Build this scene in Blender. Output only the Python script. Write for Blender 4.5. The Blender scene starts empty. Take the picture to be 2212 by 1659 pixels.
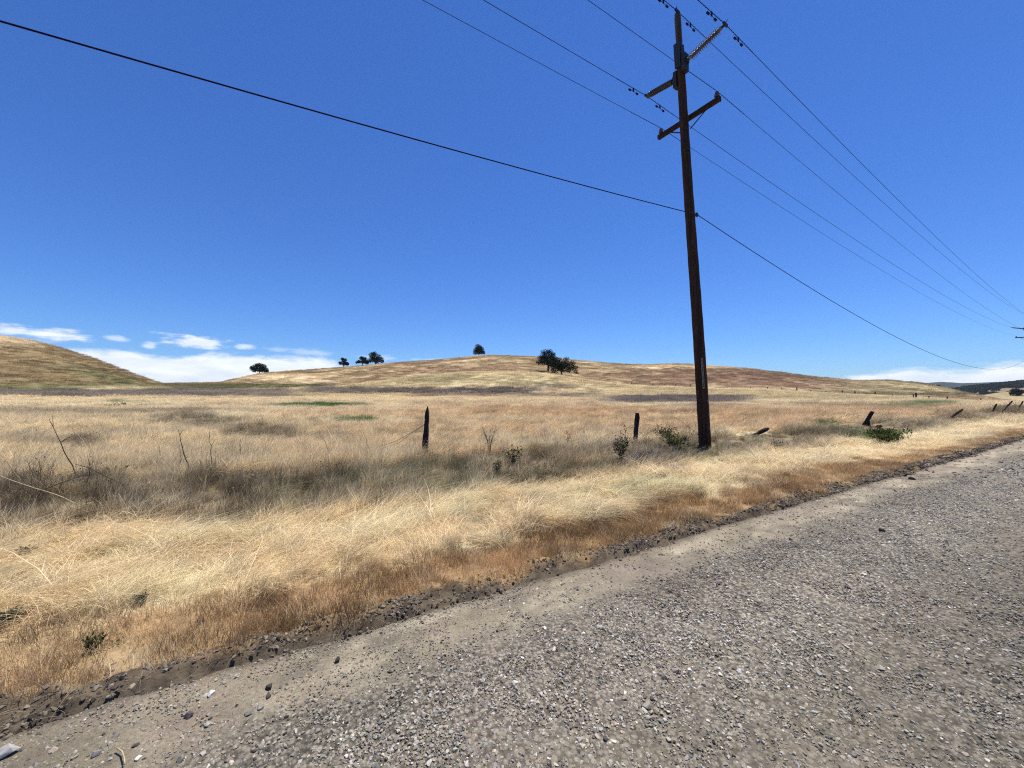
import bpy, bmesh, math, random
import numpy as np
from mathutils import Vector, Matrix

rng = np.random.default_rng(7)
random.seed(7)
S = bpy.context.scene
COL = S.collection
R = math.radians

# ------------------------------------------------------------------ camera, sky, sun, exposure
EYE = 1.6
PITCH = math.atan(15.5 / 831.0)
cam_d = bpy.data.cameras.new("camera")
cam = bpy.data.objects.new("camera", cam_d)
COL.objects.link(cam)
cam.location = (0, 0, EYE)
cam.rotation_euler = (math.pi / 2 + PITCH, 0, 0)
cam_d.sensor_width = 36
cam_d.lens = 36 * 831.0 / 2212.0
cam_d.clip_start = 0.05
cam_d.clip_end = 20000
S.camera = cam

SUN_EL, SUN_AZ = R(73), R(41)       # azimuth measured from +Y towards +X
sun_d = bpy.data.lights.new("sun", 'SUN')
sun_d.energy = 5.0
sun_d.angle = R(0.53)
sun_d.color = (1.0, 0.94, 0.83)
sun = bpy.data.objects.new("sun", sun_d)
COL.objects.link(sun)
sdir = Vector((math.cos(SUN_EL) * math.sin(SUN_AZ), math.cos(SUN_EL) * math.cos(SUN_AZ), math.sin(SUN_EL)))
sun.rotation_euler = (-sdir).to_track_quat('-Z', 'Y').to_euler()
sun.location = (0, 0, 80)

S.view_settings.view_transform = 'Standard'
S.view_settings.look = 'None'
S.view_settings.exposure = 0.25
S.view_settings.gamma = 1.0
S.view_settings.use_curve_mapping = False
S.cycles.filter_width = 1.15
S.cycles.max_bounces = 6
S.cycles.diffuse_bounces = 3
S.cycles.transparent_max_bounces = 8
S.cycles.use_denoising = False
S.cycles.denoiser = 'OPENIMAGEDENOISE'
S.cycles.denoising_input_passes = 'RGB_ALBEDO_NORMAL'
S.cycles.denoising_prefilter = 'ACCURATE'

W = bpy.data.worlds.new("World")
S.world = W
W.use_nodes = True


class NT:
    """small helper to write node trees"""
    def __init__(self, tree):
        self.t = tree

    def n(self, kind, **kw):
        nd = self.t.nodes.new(kind)
        for k, v in kw.items():
            setattr(nd, k, v)
        return nd

    def put(self, sock, v):
        if v is None:
            return
        if isinstance(v, bpy.types.NodeSocket):
            self.t.links.new(v, sock)
        else:
            sock.default_value = v

    def m(self, op, a, b=None, c=None, clamp=False):
        nd = self.n('ShaderNodeMath', operation=op)
        nd.use_clamp = clamp
        for i, v in enumerate((a, b, c)):
            self.put(nd.inputs[i], v)
        return nd.outputs[0]

    def mix(self, f, a, b, blend='MIX'):
        nd = self.n('ShaderNodeMix', data_type='RGBA', blend_type=blend)
        self.put(nd.inputs[0], f)
        for s, v in ((nd.inputs[6], a), (nd.inputs[7], b)):
            if isinstance(v, tuple) and len(v) == 3:
                v = (*v, 1)
            self.put(s, v)
        return nd.outputs[2]

    def noise(self, vec, scale, detail=4, rough=0.55, dist=0.0):
        nd = self.n('ShaderNodeTexNoise')
        self.put(nd.inputs['Vector'], vec)
        nd.inputs['Scale'].default_value = scale
        nd.inputs['Detail'].default_value = detail
        nd.inputs['Roughness'].default_value = rough
        nd.inputs['Distortion'].default_value = dist
        return nd.outputs['Fac']

    def smooth(self, v, lo, hi, to0=0.0, to1=1.0):
        nd = self.n('ShaderNodeMapRange', interpolation_type='SMOOTHSTEP')
        self.put(nd.inputs[0], v)
        for i, x in enumerate((lo, hi, to0, to1)):
            self.put(nd.inputs[1 + i], x)
        return nd.outputs[0]

    def lin(self, v, lo, hi, to0=0.0, to1=1.0):
        nd = self.n('ShaderNodeMapRange')
        self.put(nd.inputs[0], v)
        for i, x in enumerate((lo, hi, to0, to1)):
            self.put(nd.inputs[1 + i], x)
        return nd.outputs[0]


def px_angles(x, y):
    """picture position in the photograph (2212 wide) -> azimuth, elevation of that direction"""
    az = math.atan((x - 1106) / 831.0)
    el = math.atan((845 - y) / 831.0 * math.cos(az))
    return az, el


def build_world():
    W.node_tree.nodes.clear()
    g = NT(W.node_tree)
    out = g.n('ShaderNodeOutputWorld')
    bg = g.n('ShaderNodeBackground')
    sky = g.n('ShaderNodeTexSky', sky_type='NISHITA')
    sky.sun_disc = False
    sky.sun_elevation = SUN_EL
    sky.sun_rotation = SUN_AZ
    sky.altitude = 0
    sky.air_density = 1.0
    sky.dust_density = 0.0
    sky.ozone_density = 2.0
    hsv = g.n('ShaderNodeHueSaturation')
    hsv.inputs['Saturation'].default_value = 1.1
    hsv.inputs['Value'].default_value = 1.0
    g.put(hsv.inputs['Color'], sky.outputs[0])
    tc = g.n('ShaderNodeTexCoord')
    sep = g.n('ShaderNodeSeparateXYZ')
    g.put(sep.inputs[0], tc.outputs['Generated'])
    X, Y, Z = sep.outputs
    az = g.m('ARCTAN2', X, Y)
    el = g.m('ARCSINE', Z)
    comb = g.n('ShaderNodeCombineXYZ')
    g.put(comb.inputs[0], az)
    g.put(comb.inputs[1], g.m('MULTIPLY', el, 3.2))
    uv = comb.outputs[0]
    n1 = g.noise(uv, 9.0, 7, 0.6, 0.4)
    n2 = g.noise(uv, 26.0, 5, 0.6, 0.2)
    # low bank round the horizon, its top a curve over azimuth
    pts = [(-3.14, .10), (-2.2, .06), (-1.5, .10), (-1.1, .115)]
    for x, y in ((0, 752), (60, 752), (130, 751), (200, 757), (300, 764), (330, 770), (420, 770), (470, 763), (560, 769), (650, 772),
                 (710, 782), (760, 792), (830, 802), (900, 850), (1200, 872), (1700, 850), (1800, 828), (1850, 814), (1900, 807),
                 (1960, 799), (2000, 797), (2060, 799), (2120, 797), (2212, 789)):
        pts.append(px_angles(x, y))
    pts += [(1.2, .075), (1.6, .10), (2.2, .07), (3.14, .10)]
    fc = g.n('ShaderNodeFloatCurve')
    cv = fc.mapping.curves[0]
    while len(cv.points) > 2:
        cv.points.remove(cv.points[0])
    f = lambda a: (a + math.pi) / (2 * math.pi)
    h = lambda e: (e + .1) / .4
    cv.points[0].location = (f(pts[0][0]), h(pts[0][1]))
    cv.points[1].location = (1.0, h(pts[-1][1]))
    for a, e in pts[1:-1]:
        cv.points.new(f(a), h(e))
    fc.mapping.update()
    g.put(fc.inputs['Value'], g.lin(az, -math.pi, math.pi))
    top = g.lin(fc.outputs[0], 0, 1, -.094, .306)
    wob = g.m('MULTIPLY', g.m('SUBTRACT', n1, .5), .050)
    wob = g.m('ADD', wob, g.m('MULTIPLY', g.m('SUBTRACT', n2, .5), .022))
    d = g.m('SUBTRACT', g.m('ADD', top, wob), el)
    bank = g.smooth(d, -.003, .017)
    # density falls a little inside the bank, as blue shows through
    bank = g.m('MULTIPLY', bank, g.smooth(n1, .25, .5, .9, 1.0))
    mask = bank
    for x, y, rx, ry, k in ((95, 722, 115, 15, .9), (20, 712, 70, 16, .8), (420, 739, 75, 16, .95), (250, 731, 30, 8, .6), (322, 747, 20, 9, .6),
                            (528, 749, 24, 8, .6), (665, 761, 60, 8, .35), (815, 773, 50, 8, .3), (600, 755, 40, 6, .3), (935, 777, 45, 4, .35),
                            (1015, 776, 20, 3, .3)):
        a0, e0 = px_angles(x, y)
        ra = rx / 831 * math.cos(a0) ** 2
        re = ry / 831 * math.cos(a0)
        dx = g.m('DIVIDE', g.m('SUBTRACT', az, a0), ra)
        dy = g.m('DIVIDE', g.m('SUBTRACT', el, e0), re)
        rr = g.m('SQRT', g.m('ADD', g.m('MULTIPLY', dx, dx), g.m('MULTIPLY', dy, dy)))
        v = g.m('ADD', g.m('SUBTRACT', 1.0, rr), g.m('MULTIPLY', g.m('SUBTRACT', n1, .5), 2.6))
        v = g.m('ADD', v, g.m('MULTIPLY', g.m('SUBTRACT', n2, .5), 2.2))
        v = g.m('MULTIPLY', g.smooth(v, -0.2, .8), k)
        mask = g.m('MAXIMUM', mask, v)
    tex = g.noise(uv, 14.0, 5, 0.55, 0.2)
    cc = g.mix(g.smooth(tex, .3, .7), (7.3, 8.1, 9.1), (9.3, 9.6, 9.8))
    blue = g.mix(1.0, hsv.outputs[0], (.43, .70, 1.18), 'MULTIPLY')
    col = g.mix(mask, blue, cc)
    g.put(bg.inputs[0], col)
    bg.inputs[1].default_value = SKY_STRENGTH
    g.put(out.inputs[0], bg.outputs[0])


SKY_STRENGTH = 0.10
build_world()

# ------------------------------------------------------------------ helpers


def at(x, y, depth):
    """world point seen at (x, y) of the 2212-wide photograph at this distance ahead (along +Y)"""
    dx, dz = (x - 1106) / 831.0, (829.5 - y) / 831.0
    vy = math.cos(PITCH) - dz * math.sin(PITCH)
    vz = dz * math.cos(PITCH) + math.sin(PITCH)
    k = depth / vy
    return Vector((dx * k, depth, EYE + vz * k))


def src(x, y):
    return x * 0.72005, y * 0.72005


def ground_at(x, y):
    """ground point (z about 0) seen at (x, y)"""
    p = at(x, y, 1.0)
    k = EYE / (EYE - p.z)
    return p.x * k, k


def to_px(X, Y, Z):
    Ys = np.maximum(Y, 0.05)
    c, s = math.cos(PITCH), math.sin(PITCH)
    zz = Z - EYE
    dy = Ys * c + zz * s
    dz = -Ys * s + zz * c
    return 1106 + 831 * X / dy, 829.5 - 831 * dz / dy


def hash2(ix, iy, seed):
    n = (ix.astype(np.int64) * 374761393 + iy.astype(np.int64) * 668265263 + seed * 982451653) & 0xFFFFFFFF
    n = ((n ^ (n >> 13)) * 1274126177) & 0xFFFFFFFF
    n = n ^ (n >> 16)
    return (n & 0xFFFFFF).astype(np.float64) / 0xFFFFFF


def vnoise(x, y, seed=0):
    x = np.asarray(x, float); y = np.asarray(y, float)
    ix, iy = np.floor(x), np.floor(y)
    fx, fy = x - ix, y - iy
    fx = fx * fx * (3 - 2 * fx); fy = fy * fy * (3 - 2 * fy)
    a = hash2(ix, iy, seed); b = hash2(ix + 1, iy, seed)
    c = hash2(ix, iy + 1, seed); d = hash2(ix + 1, iy + 1, seed)
    return (a + (b - a) * fx) * (1 - fy) + (c + (d - c) * fx) * fy


def fbm(x, y, seed=0, oct=4, gain=.5):
    s, a, tot = 0, 1, 0
    for o in range(oct):
        s = s + a * vnoise(x * 2 ** o + o * 17.3, y * 2 ** o - o * 9.1, seed + o)
        tot += a
        a *= gain
    return s / tot * 2 - 1


def sstep(v, lo, hi):
    t = np.clip((v - lo) / (hi - lo), 0, 1)
    return t * t * (3 - 2 * t)


EX, EY = math.cos(R(29.5)), math.sin(R(29.5))     # direction of the road


def road_t(X, Y):
    return -X * EY + Y * EX


def road_s(X, Y):
    return X * EX + Y * EY


def th(x):
    return math.atan((x - 1106) / 831.0)


def layer(pts, outside):
    T = [th(x) for x, y in pts]
    E = [(845 - y) / 831 * math.cos(th(x)) for x, y in pts]
    T += [R(80), R(130), R(180)]; E += [outside] * 3
    T = [R(-180), R(-130), R(-80)] + T; E = [outside] * 3 + E
    return np.array(T), np.array(E)


LA = layer([(-600, 852), (0, 850), (340, 849), (447, 845.5), (609, 842), (720, 837), (788, 830), (899, 815), (980, 807), (1063, 804), (1120, 805.5), (1182, 811),
            (1292, 826), (1364, 834.6), (1507, 840), (1649, 843), (1754, 850), (1894, 857), (2033, 867), (2155, 872), (2300, 870), (2700, 860)], -.002)
LC = layer([(-900, 650), (-500, 655), (-250, 670), (-100, 700), (0, 727), (50, 733), (100, 745), (150, 760), (200, 776), (250, 795), (300, 814), (330, 825),
            (345, 829), (400, 828), (480, 826), (520, 817), (560, 808.5), (600, 804), (640, 800.5), (730, 795), (850, 785), (950, 778), (1000, 773), (1060, 769),
            (1150, 771), (1250, 780), (1350, 787), (1400, 788.5), (1450, 786), (1490, 787), (1530, 790), (1620, 797), (1700, 806), (1760, 814),
            (1830, 821), (1870, 822), (1910, 821), (1990, 828), (2020, 834), (2050, 842), (2100, 853), (2150, 863), (2200, 868), (2400, 868), (2900, 855)], .02)
LD = layer([(-600, 850), (1900, 862), (2080, 866), (2100, 860), (2114, 855), (2150, 849), (2177, 846), (2212, 845), (2300, 841), (2500, 838), (2900, 845)], .02)
LE = layer([(-600, 856), (1900, 850), (1990, 846), (2063, 840), (2087, 835.5), (2141, 831), (2212, 827.5), (2350, 826), (2700, 832)], .022)
LF = layer([(-600, 850), (1800, 836), (1960, 830), (2007, 828), (2034, 826.5), (2052, 827.4), (2079, 828.3), (2133, 826.3), (2169, 824.3), (2212, 821.5), (2300, 818), (2800, 825)], .025)
RADII = np.array([72., 142., 168., 305., 470., 620., 1050., 1600., 2300., 4200., 7000.])


def layer_heights(theta):
    a = np.interp(theta, *LA); c = np.interp(theta, *LC); d = np.interp(theta, *LD)
    e = np.interp(theta, *LE); f = np.interp(theta, *LF)
    sh = 1.2 / 831 * np.cos(theta)
    b = np.where(np.abs(theta) < R(60), a + sh, a)
    low = np.minimum(np.minimum(c, d), 0) - .006
    z = [np.zeros_like(theta), EYE + a * 142, EYE + b * 168, EYE + c * 305, EYE + low * 470, EYE + d * 620,
         EYE + np.minimum(d, e) * 1050 - 12, EYE + e * 1600, EYE + np.minimum(e, f) * 2300 - 30, EYE + f * 4200, -60 + 0 * theta]
    return z


def base_h(X, Y):
    """large-scale height of the land"""
    X = np.asarray(X, float); Y = np.asarray(Y, float)
    rr = np.hypot(X, Y); theta = np.arctan2(X, Y)
    z = layer_heights(theta)
    out = np.zeros_like(rr)
    for i in range(len(RADII) - 1):
        r0, r1 = RADII[i], RADII[i + 1]
        m = (rr >= r0) & (rr <= r1)
        t = (rr - r0) / (r1 - r0)
        if i == 2:
            # long face of the hills: rises quickly, rounds off at the crest; keep it in sight from the road
            t = 0.45 * t + 0.55 * np.sin(np.clip(t, 0, 1) * math.pi / 2)
        else:
            t = t * t * (3 - 2 * t)
        out = np.where(m, z[i] + (z[i + 1] - z[i]) * t, out)
    out = np.where(rr > RADII[-1], z[-1], out)
    k = sstep(rr, 90, 200) * (1 - sstep(rr, 420, 600))
    out = out + k * 0.9 * fbm(X / 22, Y / 22, 3, 4) * sstep(rr, 100, 200) * (1 - .75 * np.exp(-((rr - 305) / 25) ** 2))
    kd = sstep(rr, 1000, 1500)
    out = out + kd * 14 * fbm(X / 260, Y / 260, 5, 4)
    return out


def ground_h(X, Y):
    """land surface with the verge, berm and small relief"""
    X = np.asarray(X, float); Y = np.asarray(Y, float)
    rr = np.hypot(X, Y); t = road_t(X, Y)
    z = base_h(X, Y)
    near = 1 - sstep(rr, 40, 80)
    wob = .22 * fbm(road_s(X, Y) / .7, t * 0, 11, 5, .6)
    tw = t + wob
    berm = np.exp(-((tw - 2.93) / .11) ** 2) * (.045 + .045 * fbm(X / .25, Y / .25, 21, 3))
    berm = berm + np.exp(-((tw - 2.92) / .13) ** 2) * (1 - sstep(rr, 9, 16)) * .035 * fbm(X / .085, Y / .085, 22, 3)
    verge = sstep(t, 3.1, 4.2)
    rough = verge * (.07 * fbm(X / .7, Y / .7, 31, 4) + .10 * fbm(X / 3.5, Y / 3.5, 33, 3) + .02)
    rough = rough + sstep(t, 6, 7.2) * (1 - sstep(t, 8.6, 10)) * .06
    z = z + near * (np.where(np.abs(rr) < 80, berm, 0) + rough)
    z = z - np.where((t < 2.78) & (t > -5.4), .03 + .0012 * rr, 0)
    return z


def gz(x, y):
    return float(ground_h(np.array([x]), np.array([y]))[0])


def new_mesh(name, V, F, smooth=False):
    me = bpy.data.meshes.new(name)
    V = np.asarray(V, np.float32)
    if isinstance(F, np.ndarray):
        nf, k = F.shape
        me.vertices.add(len(V)); me.vertices.foreach_set("co", V.ravel())
        me.loops.add(nf * k); me.loops.foreach_set("vertex_index", F.astype(np.int32).ravel())
        me.polygons.add(nf)
        me.polygons.foreach_set("loop_start", np.arange(0, nf * k, k, dtype=np.int32))
        me.polygons.foreach_set("loop_total", np.full(nf, k, np.int32))
        me.update(calc_edges=True)
    else:
        me.from_pydata([tuple(v) for v in V], [], F)
        me.update()
    me.polygons.foreach_set("use_smooth", np.full(len(me.polygons), smooth))
    return me


def link(name, me, mat=None, parent=None, loc=None, **props):
    o = bpy.data.objects.new(name, me)
    COL.objects.link(o)
    if mat is not None and me is not None and len(me.materials) == 0:
        me.materials.append(mat)
    if parent is not None:
        o.parent = parent
    if loc is not None:
        o.location = loc
    for k, v in props.items():
        o[k] = v
    return o


def thing(name, label, cat, loc=(0, 0, 0), rot=(0, 0, 0), group=None):
    o = bpy.data.objects.new(name, None)
    COL.objects.link(o)
    o.empty_display_size = .2
    o.location = loc; o.rotation_euler = rot
    o['label'] = label; o['category'] = cat
    if group:
        o['group'] = group
    return o


def vcol(me, name, arr):
    a = me.color_attributes.new(name, 'FLOAT_COLOR', 'POINT')
    c = np.ones((len(arr), 4), np.float32)
    c[:, :3] = arr
    a.data.foreach_set("color", c.ravel())


def fattr(me, name, arr):
    a = me.attributes.new(name, 'FLOAT', 'POINT')
    a.data.foreach_set("value", np.asarray(arr, np.float32))


def tube(pts, rad, sides=8, cap=True):
    """tube along points; rad a number or one per point -> V, F lists"""
    P = [Vector(p) for p in pts]
    if not hasattr(rad, '__len__'):
        rad = [rad] * len(P)
    V, F = [], []
    up = Vector((0, 0, 1))
    d0 = (P[1] - P[0]).normalized()
    if abs(d0.dot(up)) > .95:
        up = Vector((1, 0, 0))
    nrm = d0.cross(up).normalized()
    for i, p in enumerate(P):
        d = (P[min(i + 1, len(P) - 1)] - P[max(i - 1, 0)]).normalized()
        nrm = (nrm - d * nrm.dot(d)).normalized()
        b = d.cross(nrm)
        for k in range(sides):
            a = 2 * math.pi * k / sides
            V.append(p + (nrm * math.cos(a) + b * math.sin(a)) * rad[i])
    for i in range(len(P) - 1):
        for k in range(sides):
            a, b_ = i * sides + k, i * sides + (k + 1) % sides
            F.append((a, b_, b_ + sides, a + sides))
    if cap:
        F.append(tuple(range(sides))[::-1])
        F.append(tuple((len(P) - 1) * sides + k for k in range(sides)))
    return V, F


class MB:
    def __init__(self):
        self.V, self.F = [], []

    def add(self, vf):
        n = len(self.V)
        self.V += [tuple(v) for v in vf[0]]
        self.F += [tuple(i + n for i in f) for f in vf[1]]
        return self

    def tube(self, pts, rad, sides=8, cap=True):
        return self.add(tube(pts, rad, sides, cap))

    def box(self, c, ax, ay, az, hx, hy, hz):
        c = Vector(c)
        V = [c + ax * hx * i + ay * hy * j + az * hz * k for k in (-1, 1) for j in (-1, 1) for i in (-1, 1)]
        F = [(0, 2, 3, 1), (4, 5, 7, 6), (0, 1, 5, 4), (2, 6, 7, 3), (0, 4, 6, 2), (1, 3, 7, 5)]
        return self.add((V, F))

    def lathe(self, a, b, prof, sides=14):
        """prof: list of (position 0..1 along a->b, radius)"""
        a, b = Vector(a), Vector(b)
        return self.tube([a + (b - a) * t for t, r in prof], [r for t, r in prof], sides)

    def build(self, name, mat, parent=None, smooth=False, **props):
        me = new_mesh(name, self.V, self.F, smooth)
        return link(name, me, mat, parent, **props)


# ------------------------------------------------------------------ materials


def new_mat(name):
    m = bpy.data.materials.new(name)
    m.use_nodes = True
    m.node_tree.nodes.clear()
    g = NT(m.node_tree)
    out = g.n('ShaderNodeOutputMaterial')
    return m, g, out


def principled(g, out, color, rough=.8, bump=None, bstr=.3, bdist=.01, spec=.3, metal=0.0):
    p = g.n('ShaderNodeBsdfPrincipled')
    if isinstance(color, tuple) and len(color) == 3:
        color = (*color, 1)
    g.put(p.inputs['Base Color'], color)
    g.put(p.inputs['Roughness'], rough)
    p.inputs['Specular IOR Level'].default_value = spec
    p.inputs['Metallic'].default_value = metal
    if bump is not None:
        b = g.n('ShaderNodeBump')
        b.inputs['Strength'].default_value = bstr
        b.inputs['Distance'].default_value = bdist
        g.put(b.inputs['Height'], bump)
        g.put(p.inputs['Normal'], b.outputs[0])
    g.put(out.inputs[0], p.outputs[0])
    return p


def attr(g, name, kind='GEOMETRY'):
    a = g.n('ShaderNodeAttribute')
    a.attribute_type = kind
    a.attribute_name = name
    return a


def mat_ground():
    m, g, out = new_mat("dry_grassland")
    geo = g.n('ShaderNodeNewGeometry')
    pos = geo.outputs['Position']
    tint = attr(g, 'tint').outputs['Color']
    far = attr(g, 'far').outputs['Fac']
    # fine straw-like streaks near, longer contour streaks on the hills
    mp = g.n('ShaderNodeMapping'); mp.inputs['Scale'].default_value = (1, 1, 4)
    g.put(mp.inputs[0], pos)
    n_s = g.noise(mp.outputs[0], 9, 6, .7, .6)
    n_m = g.noise(mp.outputs[0], .9, 6, .65, .5)
    mp2 = g.n('ShaderNodeMapping'); mp2.inputs['Scale'].default_value = (.05, .16, .9)
    g.put(mp2.inputs[0], pos)
    n_h = g.noise(mp2.outputs[0], 1.0, 8, .68, 1.2)
    mp3 = g.n('ShaderNodeMapping'); mp3.inputs['Scale'].default_value = (.25, .5, 3.0)
    g.put(mp3.inputs[0], pos)
    n_t = g.noise(mp3.outputs[0], 1.0, 6, .7, .8)
    near_v = g.m('ADD', g.m('MULTIPLY', n_s, .9), g.m('MULTIPLY', n_m, .5))
    near_v = g.lin(near_v, .35, 1.05, .45, 1.5)
    far_v = g.m('ADD', g.m('MULTIPLY', n_h, .8), g.m('MULTIPLY', n_t, .7))
    far_v = g.lin(far_v, .52, .98, .45, 1.50)
    v = g.m('ADD', g.m('MULTIPLY', near_v, g.m('SUBTRACT', 1.0, far)), g.m('MULTIPLY', far_v, far))
    cc = g.n('ShaderNodeCombineColor')
    for i in range(3):
        g.put(cc.inputs[i], v)
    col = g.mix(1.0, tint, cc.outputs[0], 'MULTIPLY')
    bump = g.m('MULTIPLY', g.m('ADD', g.m('MULTIPLY', n_t, .8), n_h), far)
    n_g = g.noise(pos, 38, 6, .7)
    bump = g.m('ADD', g.m('MULTIPLY', bump, .8), g.m('MULTIPLY', g.m('MULTIPLY', n_g, .018), g.m('SUBTRACT', 1.0, far)))
    principled(g, out, col, .95, bump, .8, 1.0, .05)
    return m


def mat_grass():
    m, g, out = new_mat("grass_blades")
    ic = attr(g, 'col', 'INSTANCER').outputs['Color']
    v = attr(g, 'v').outputs['Fac']
    h = attr(g, 'h').outputs['Fac']
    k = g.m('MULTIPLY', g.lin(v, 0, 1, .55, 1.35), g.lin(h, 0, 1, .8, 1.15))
    cc = g.n('ShaderNodeCombineColor')
    for i in range(3):
        g.put(cc.inputs[i], k)
    col = g.mix(1.0, ic, cc.outputs[0], 'MULTIPLY')
    d = g.n('ShaderNodeBsdfDiffuse'); g.put(d.inputs[0], col)
    t = g.n('ShaderNodeBsdfTranslucent'); g.put(t.inputs[0], col)
    gl = g.n('ShaderNodeBsdfGlossy'); gl.inputs['Roughness'].default_value = .45
    mx = g.n('ShaderNodeMixShader'); mx.inputs[0].default_value = .45
    g.put(mx.inputs[1], d.outputs[0]); g.put(mx.inputs[2], t.outputs[0])
    mx2 = g.n('ShaderNodeMixShader'); mx2.inputs[0].default_value = .03
    g.put(mx2.inputs[1], mx.outputs[0]); g.put(mx2.inputs[2], gl.outputs[0])
    g.put(out.inputs[0], mx2.outputs[0])
    return m


def mat_stone_inst():
    m, g, out = new_mat("gravel_stone")
    ic = attr(g, 'col', 'INSTANCER').outputs['Color']
    geo = g.n('ShaderNodeNewGeometry')
    n = g.noise(geo.outputs['Position'], 260, 3, .6)
    cc = g.n('ShaderNodeCombineColor')
    v = g.lin(n, .3, .7, .82, 1.15)
    for i in range(3):
        g.put(cc.inputs[i], v)
    col = g.mix(1.0, ic, cc.outputs[0], 'MULTIPLY')
    principled(g, out, col, .85, None, spec=.25)
    return m


def mat_solid_stone(name, c):
    m, g, out = new_mat(name)
    geo = g.n('ShaderNodeTexCoord')
    n = g.noise(geo.outputs['Object'], 1.3, 6, .65)
    n2 = g.noise(geo.outputs['Object'], 7, 5, .65)
    col = g.mix(g.smooth(n, .3, .7), tuple(x * .72 for x in c), tuple(min(1, x * 1.2) for x in c))
    col = g.mix(g.smooth(n2, .55, .75, 0, .35), col, tuple(x * .5 for x in c))
    principled(g, out, col, .9, g.m('ADD', n2, g.m('MULTIPLY', n, 2.0)), .35, .002, .1)
    return m


def mat_road():
    m, g, out = new_mat("gravel_road_dirt")
    geo = g.n('ShaderNodeNewGeometry')
    pos = geo.outputs['Position']
    tint = attr(g, 'tint').outputs['Color']
    grav = attr(g, 'grav').outputs['Fac']
    n1 = g.noise(pos, 3.2, 6, .62)
    n2 = g.noise(pos, 55, 5, .65)
    n3 = g.noise(pos, 260, 3, .6)
    vo = g.n('ShaderNodeTexVoronoi'); vo.feature = 'F1'
    vo.inputs['Scale'].default_value = 42
    g.put(vo.inputs['Vector'], pos)
    cell = g.n('ShaderNodeSeparateColor'); g.put(cell.inputs[0], vo.outputs['Color'])
    vo2 = g.n('ShaderNodeTexVoronoi'); vo2.inputs['Scale'].default_value = 95
    g.put(vo2.inputs['Vector'], pos)
    cell2 = g.n('ShaderNodeSeparateColor'); g.put(cell2.inputs[0], vo2.outputs['Color'])
    dirt_v = g.m('MULTIPLY', g.lin(n1, .3, .7, .78, 1.2), g.lin(g.m('ADD', n2, n3), .75, 1.25, .62, 1.34))
    st = g.m('MULTIPLY', g.lin(cell.outputs[0], 0, 1, .6, 1.6), g.smooth(vo.outputs['Distance'], .75, .35, .35, 1.0))
    st = g.m('MULTIPLY', st, g.lin(cell2.outputs[1], 0, 1, .75, 1.2))
    v = g.m('ADD', g.m('MULTIPLY', dirt_v, g.m('SUBTRACT', 1.0, grav)), g.m('MULTIPLY', st, grav))
    cc = g.n('ShaderNodeCombineColor')
    for i in range(3):
        g.put(cc.inputs[i], v)
    col = g.mix(1.0, tint, cc.outputs[0], 'MULTIPLY')
    hb = g.m('ADD', g.m('MULTIPLY', g.m('SUBTRACT', 1.0, vo.outputs['Distance']), grav), g.m('MULTIPLY', n2, .9))
    hb = g.m('ADD', hb, g.m('MULTIPLY', n3, .6))
    principled(g, out, col, .95, hb, .8, .012, .1)
    return m


def mat_wood(name, dark, light, ring=14.0, stretch=.05, bdist=.012):
    m, g, out = new_mat(name)
    tc = g.n('ShaderNodeTexCoord')
    mp = g.n('ShaderNodeMapping'); mp.inputs['Scale'].default_value = (1, 1, stretch)
    g.put(mp.inputs[0], tc.outputs['Object'])
    n1 = g.noise(mp.outputs[0], ring, 6, .7, .2)
    n2 = g.noise(mp.outputs[0], ring * 4.5, 4, .6, .1)
    n3 = g.noise(tc.outputs['Object'], 2.2, 4, .5)
    f = g.smooth(g.m('ADD', g.m('MULTIPLY', n1, .6), g.m('MULTIPLY', n2, .4)), .35, .66)
    col = g.mix(f, dark, light)
    col = g.mix(g.smooth(n3, .45, .7, 0, .6), col, tuple(x * .45 for x in light))
    principled(g, out, col, .8, g.m('ADD', n1, g.m('MULTIPLY', n2, .6)), .9, bdist, .2)
    return m


def mat_plain(name, c, rough=.6, metal=0.0, var=.25, scale=12, spec=.4):
    m, g, out = new_mat(name)
    tc = g.n('ShaderNodeTexCoord')
    n = g.noise(tc.outputs['Object'], scale, 5, .6)
    col = g.mix(g.smooth(n, .3, .7), tuple(x * (1 - var) for x in c), tuple(min(1, x * (1 + var)) for x in c))
    principled(g, out, col, rough, n, .25, .004, spec, metal)
    return m


def mat_leaf(name, c, trans=.2):
    m, g, out = new_mat(name)
    v = attr(g, 'v').outputs['Fac']
    k = g.lin(v, 0, 1, .55, 1.5)
    cc = g.n('ShaderNodeCombineColor')
    for i in range(3):
        g.put(cc.inputs[i], k)
    col = g.mix(1.0, c, cc.outputs[0], 'MULTIPLY')
    d = g.n('ShaderNodeBsdfDiffuse'); g.put(d.inputs[0], col)
    t = g.n('ShaderNodeBsdfTranslucent'); g.put(t.inputs[0], col)
    mx = g.n('ShaderNodeMixShader'); mx.inputs[0].default_value = trans
    g.put(mx.inputs[1], d.outputs[0]); g.put(mx.inputs[2], t.outputs[0])
    g.put(out.inputs[0], mx.outputs[0])
    return m


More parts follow.
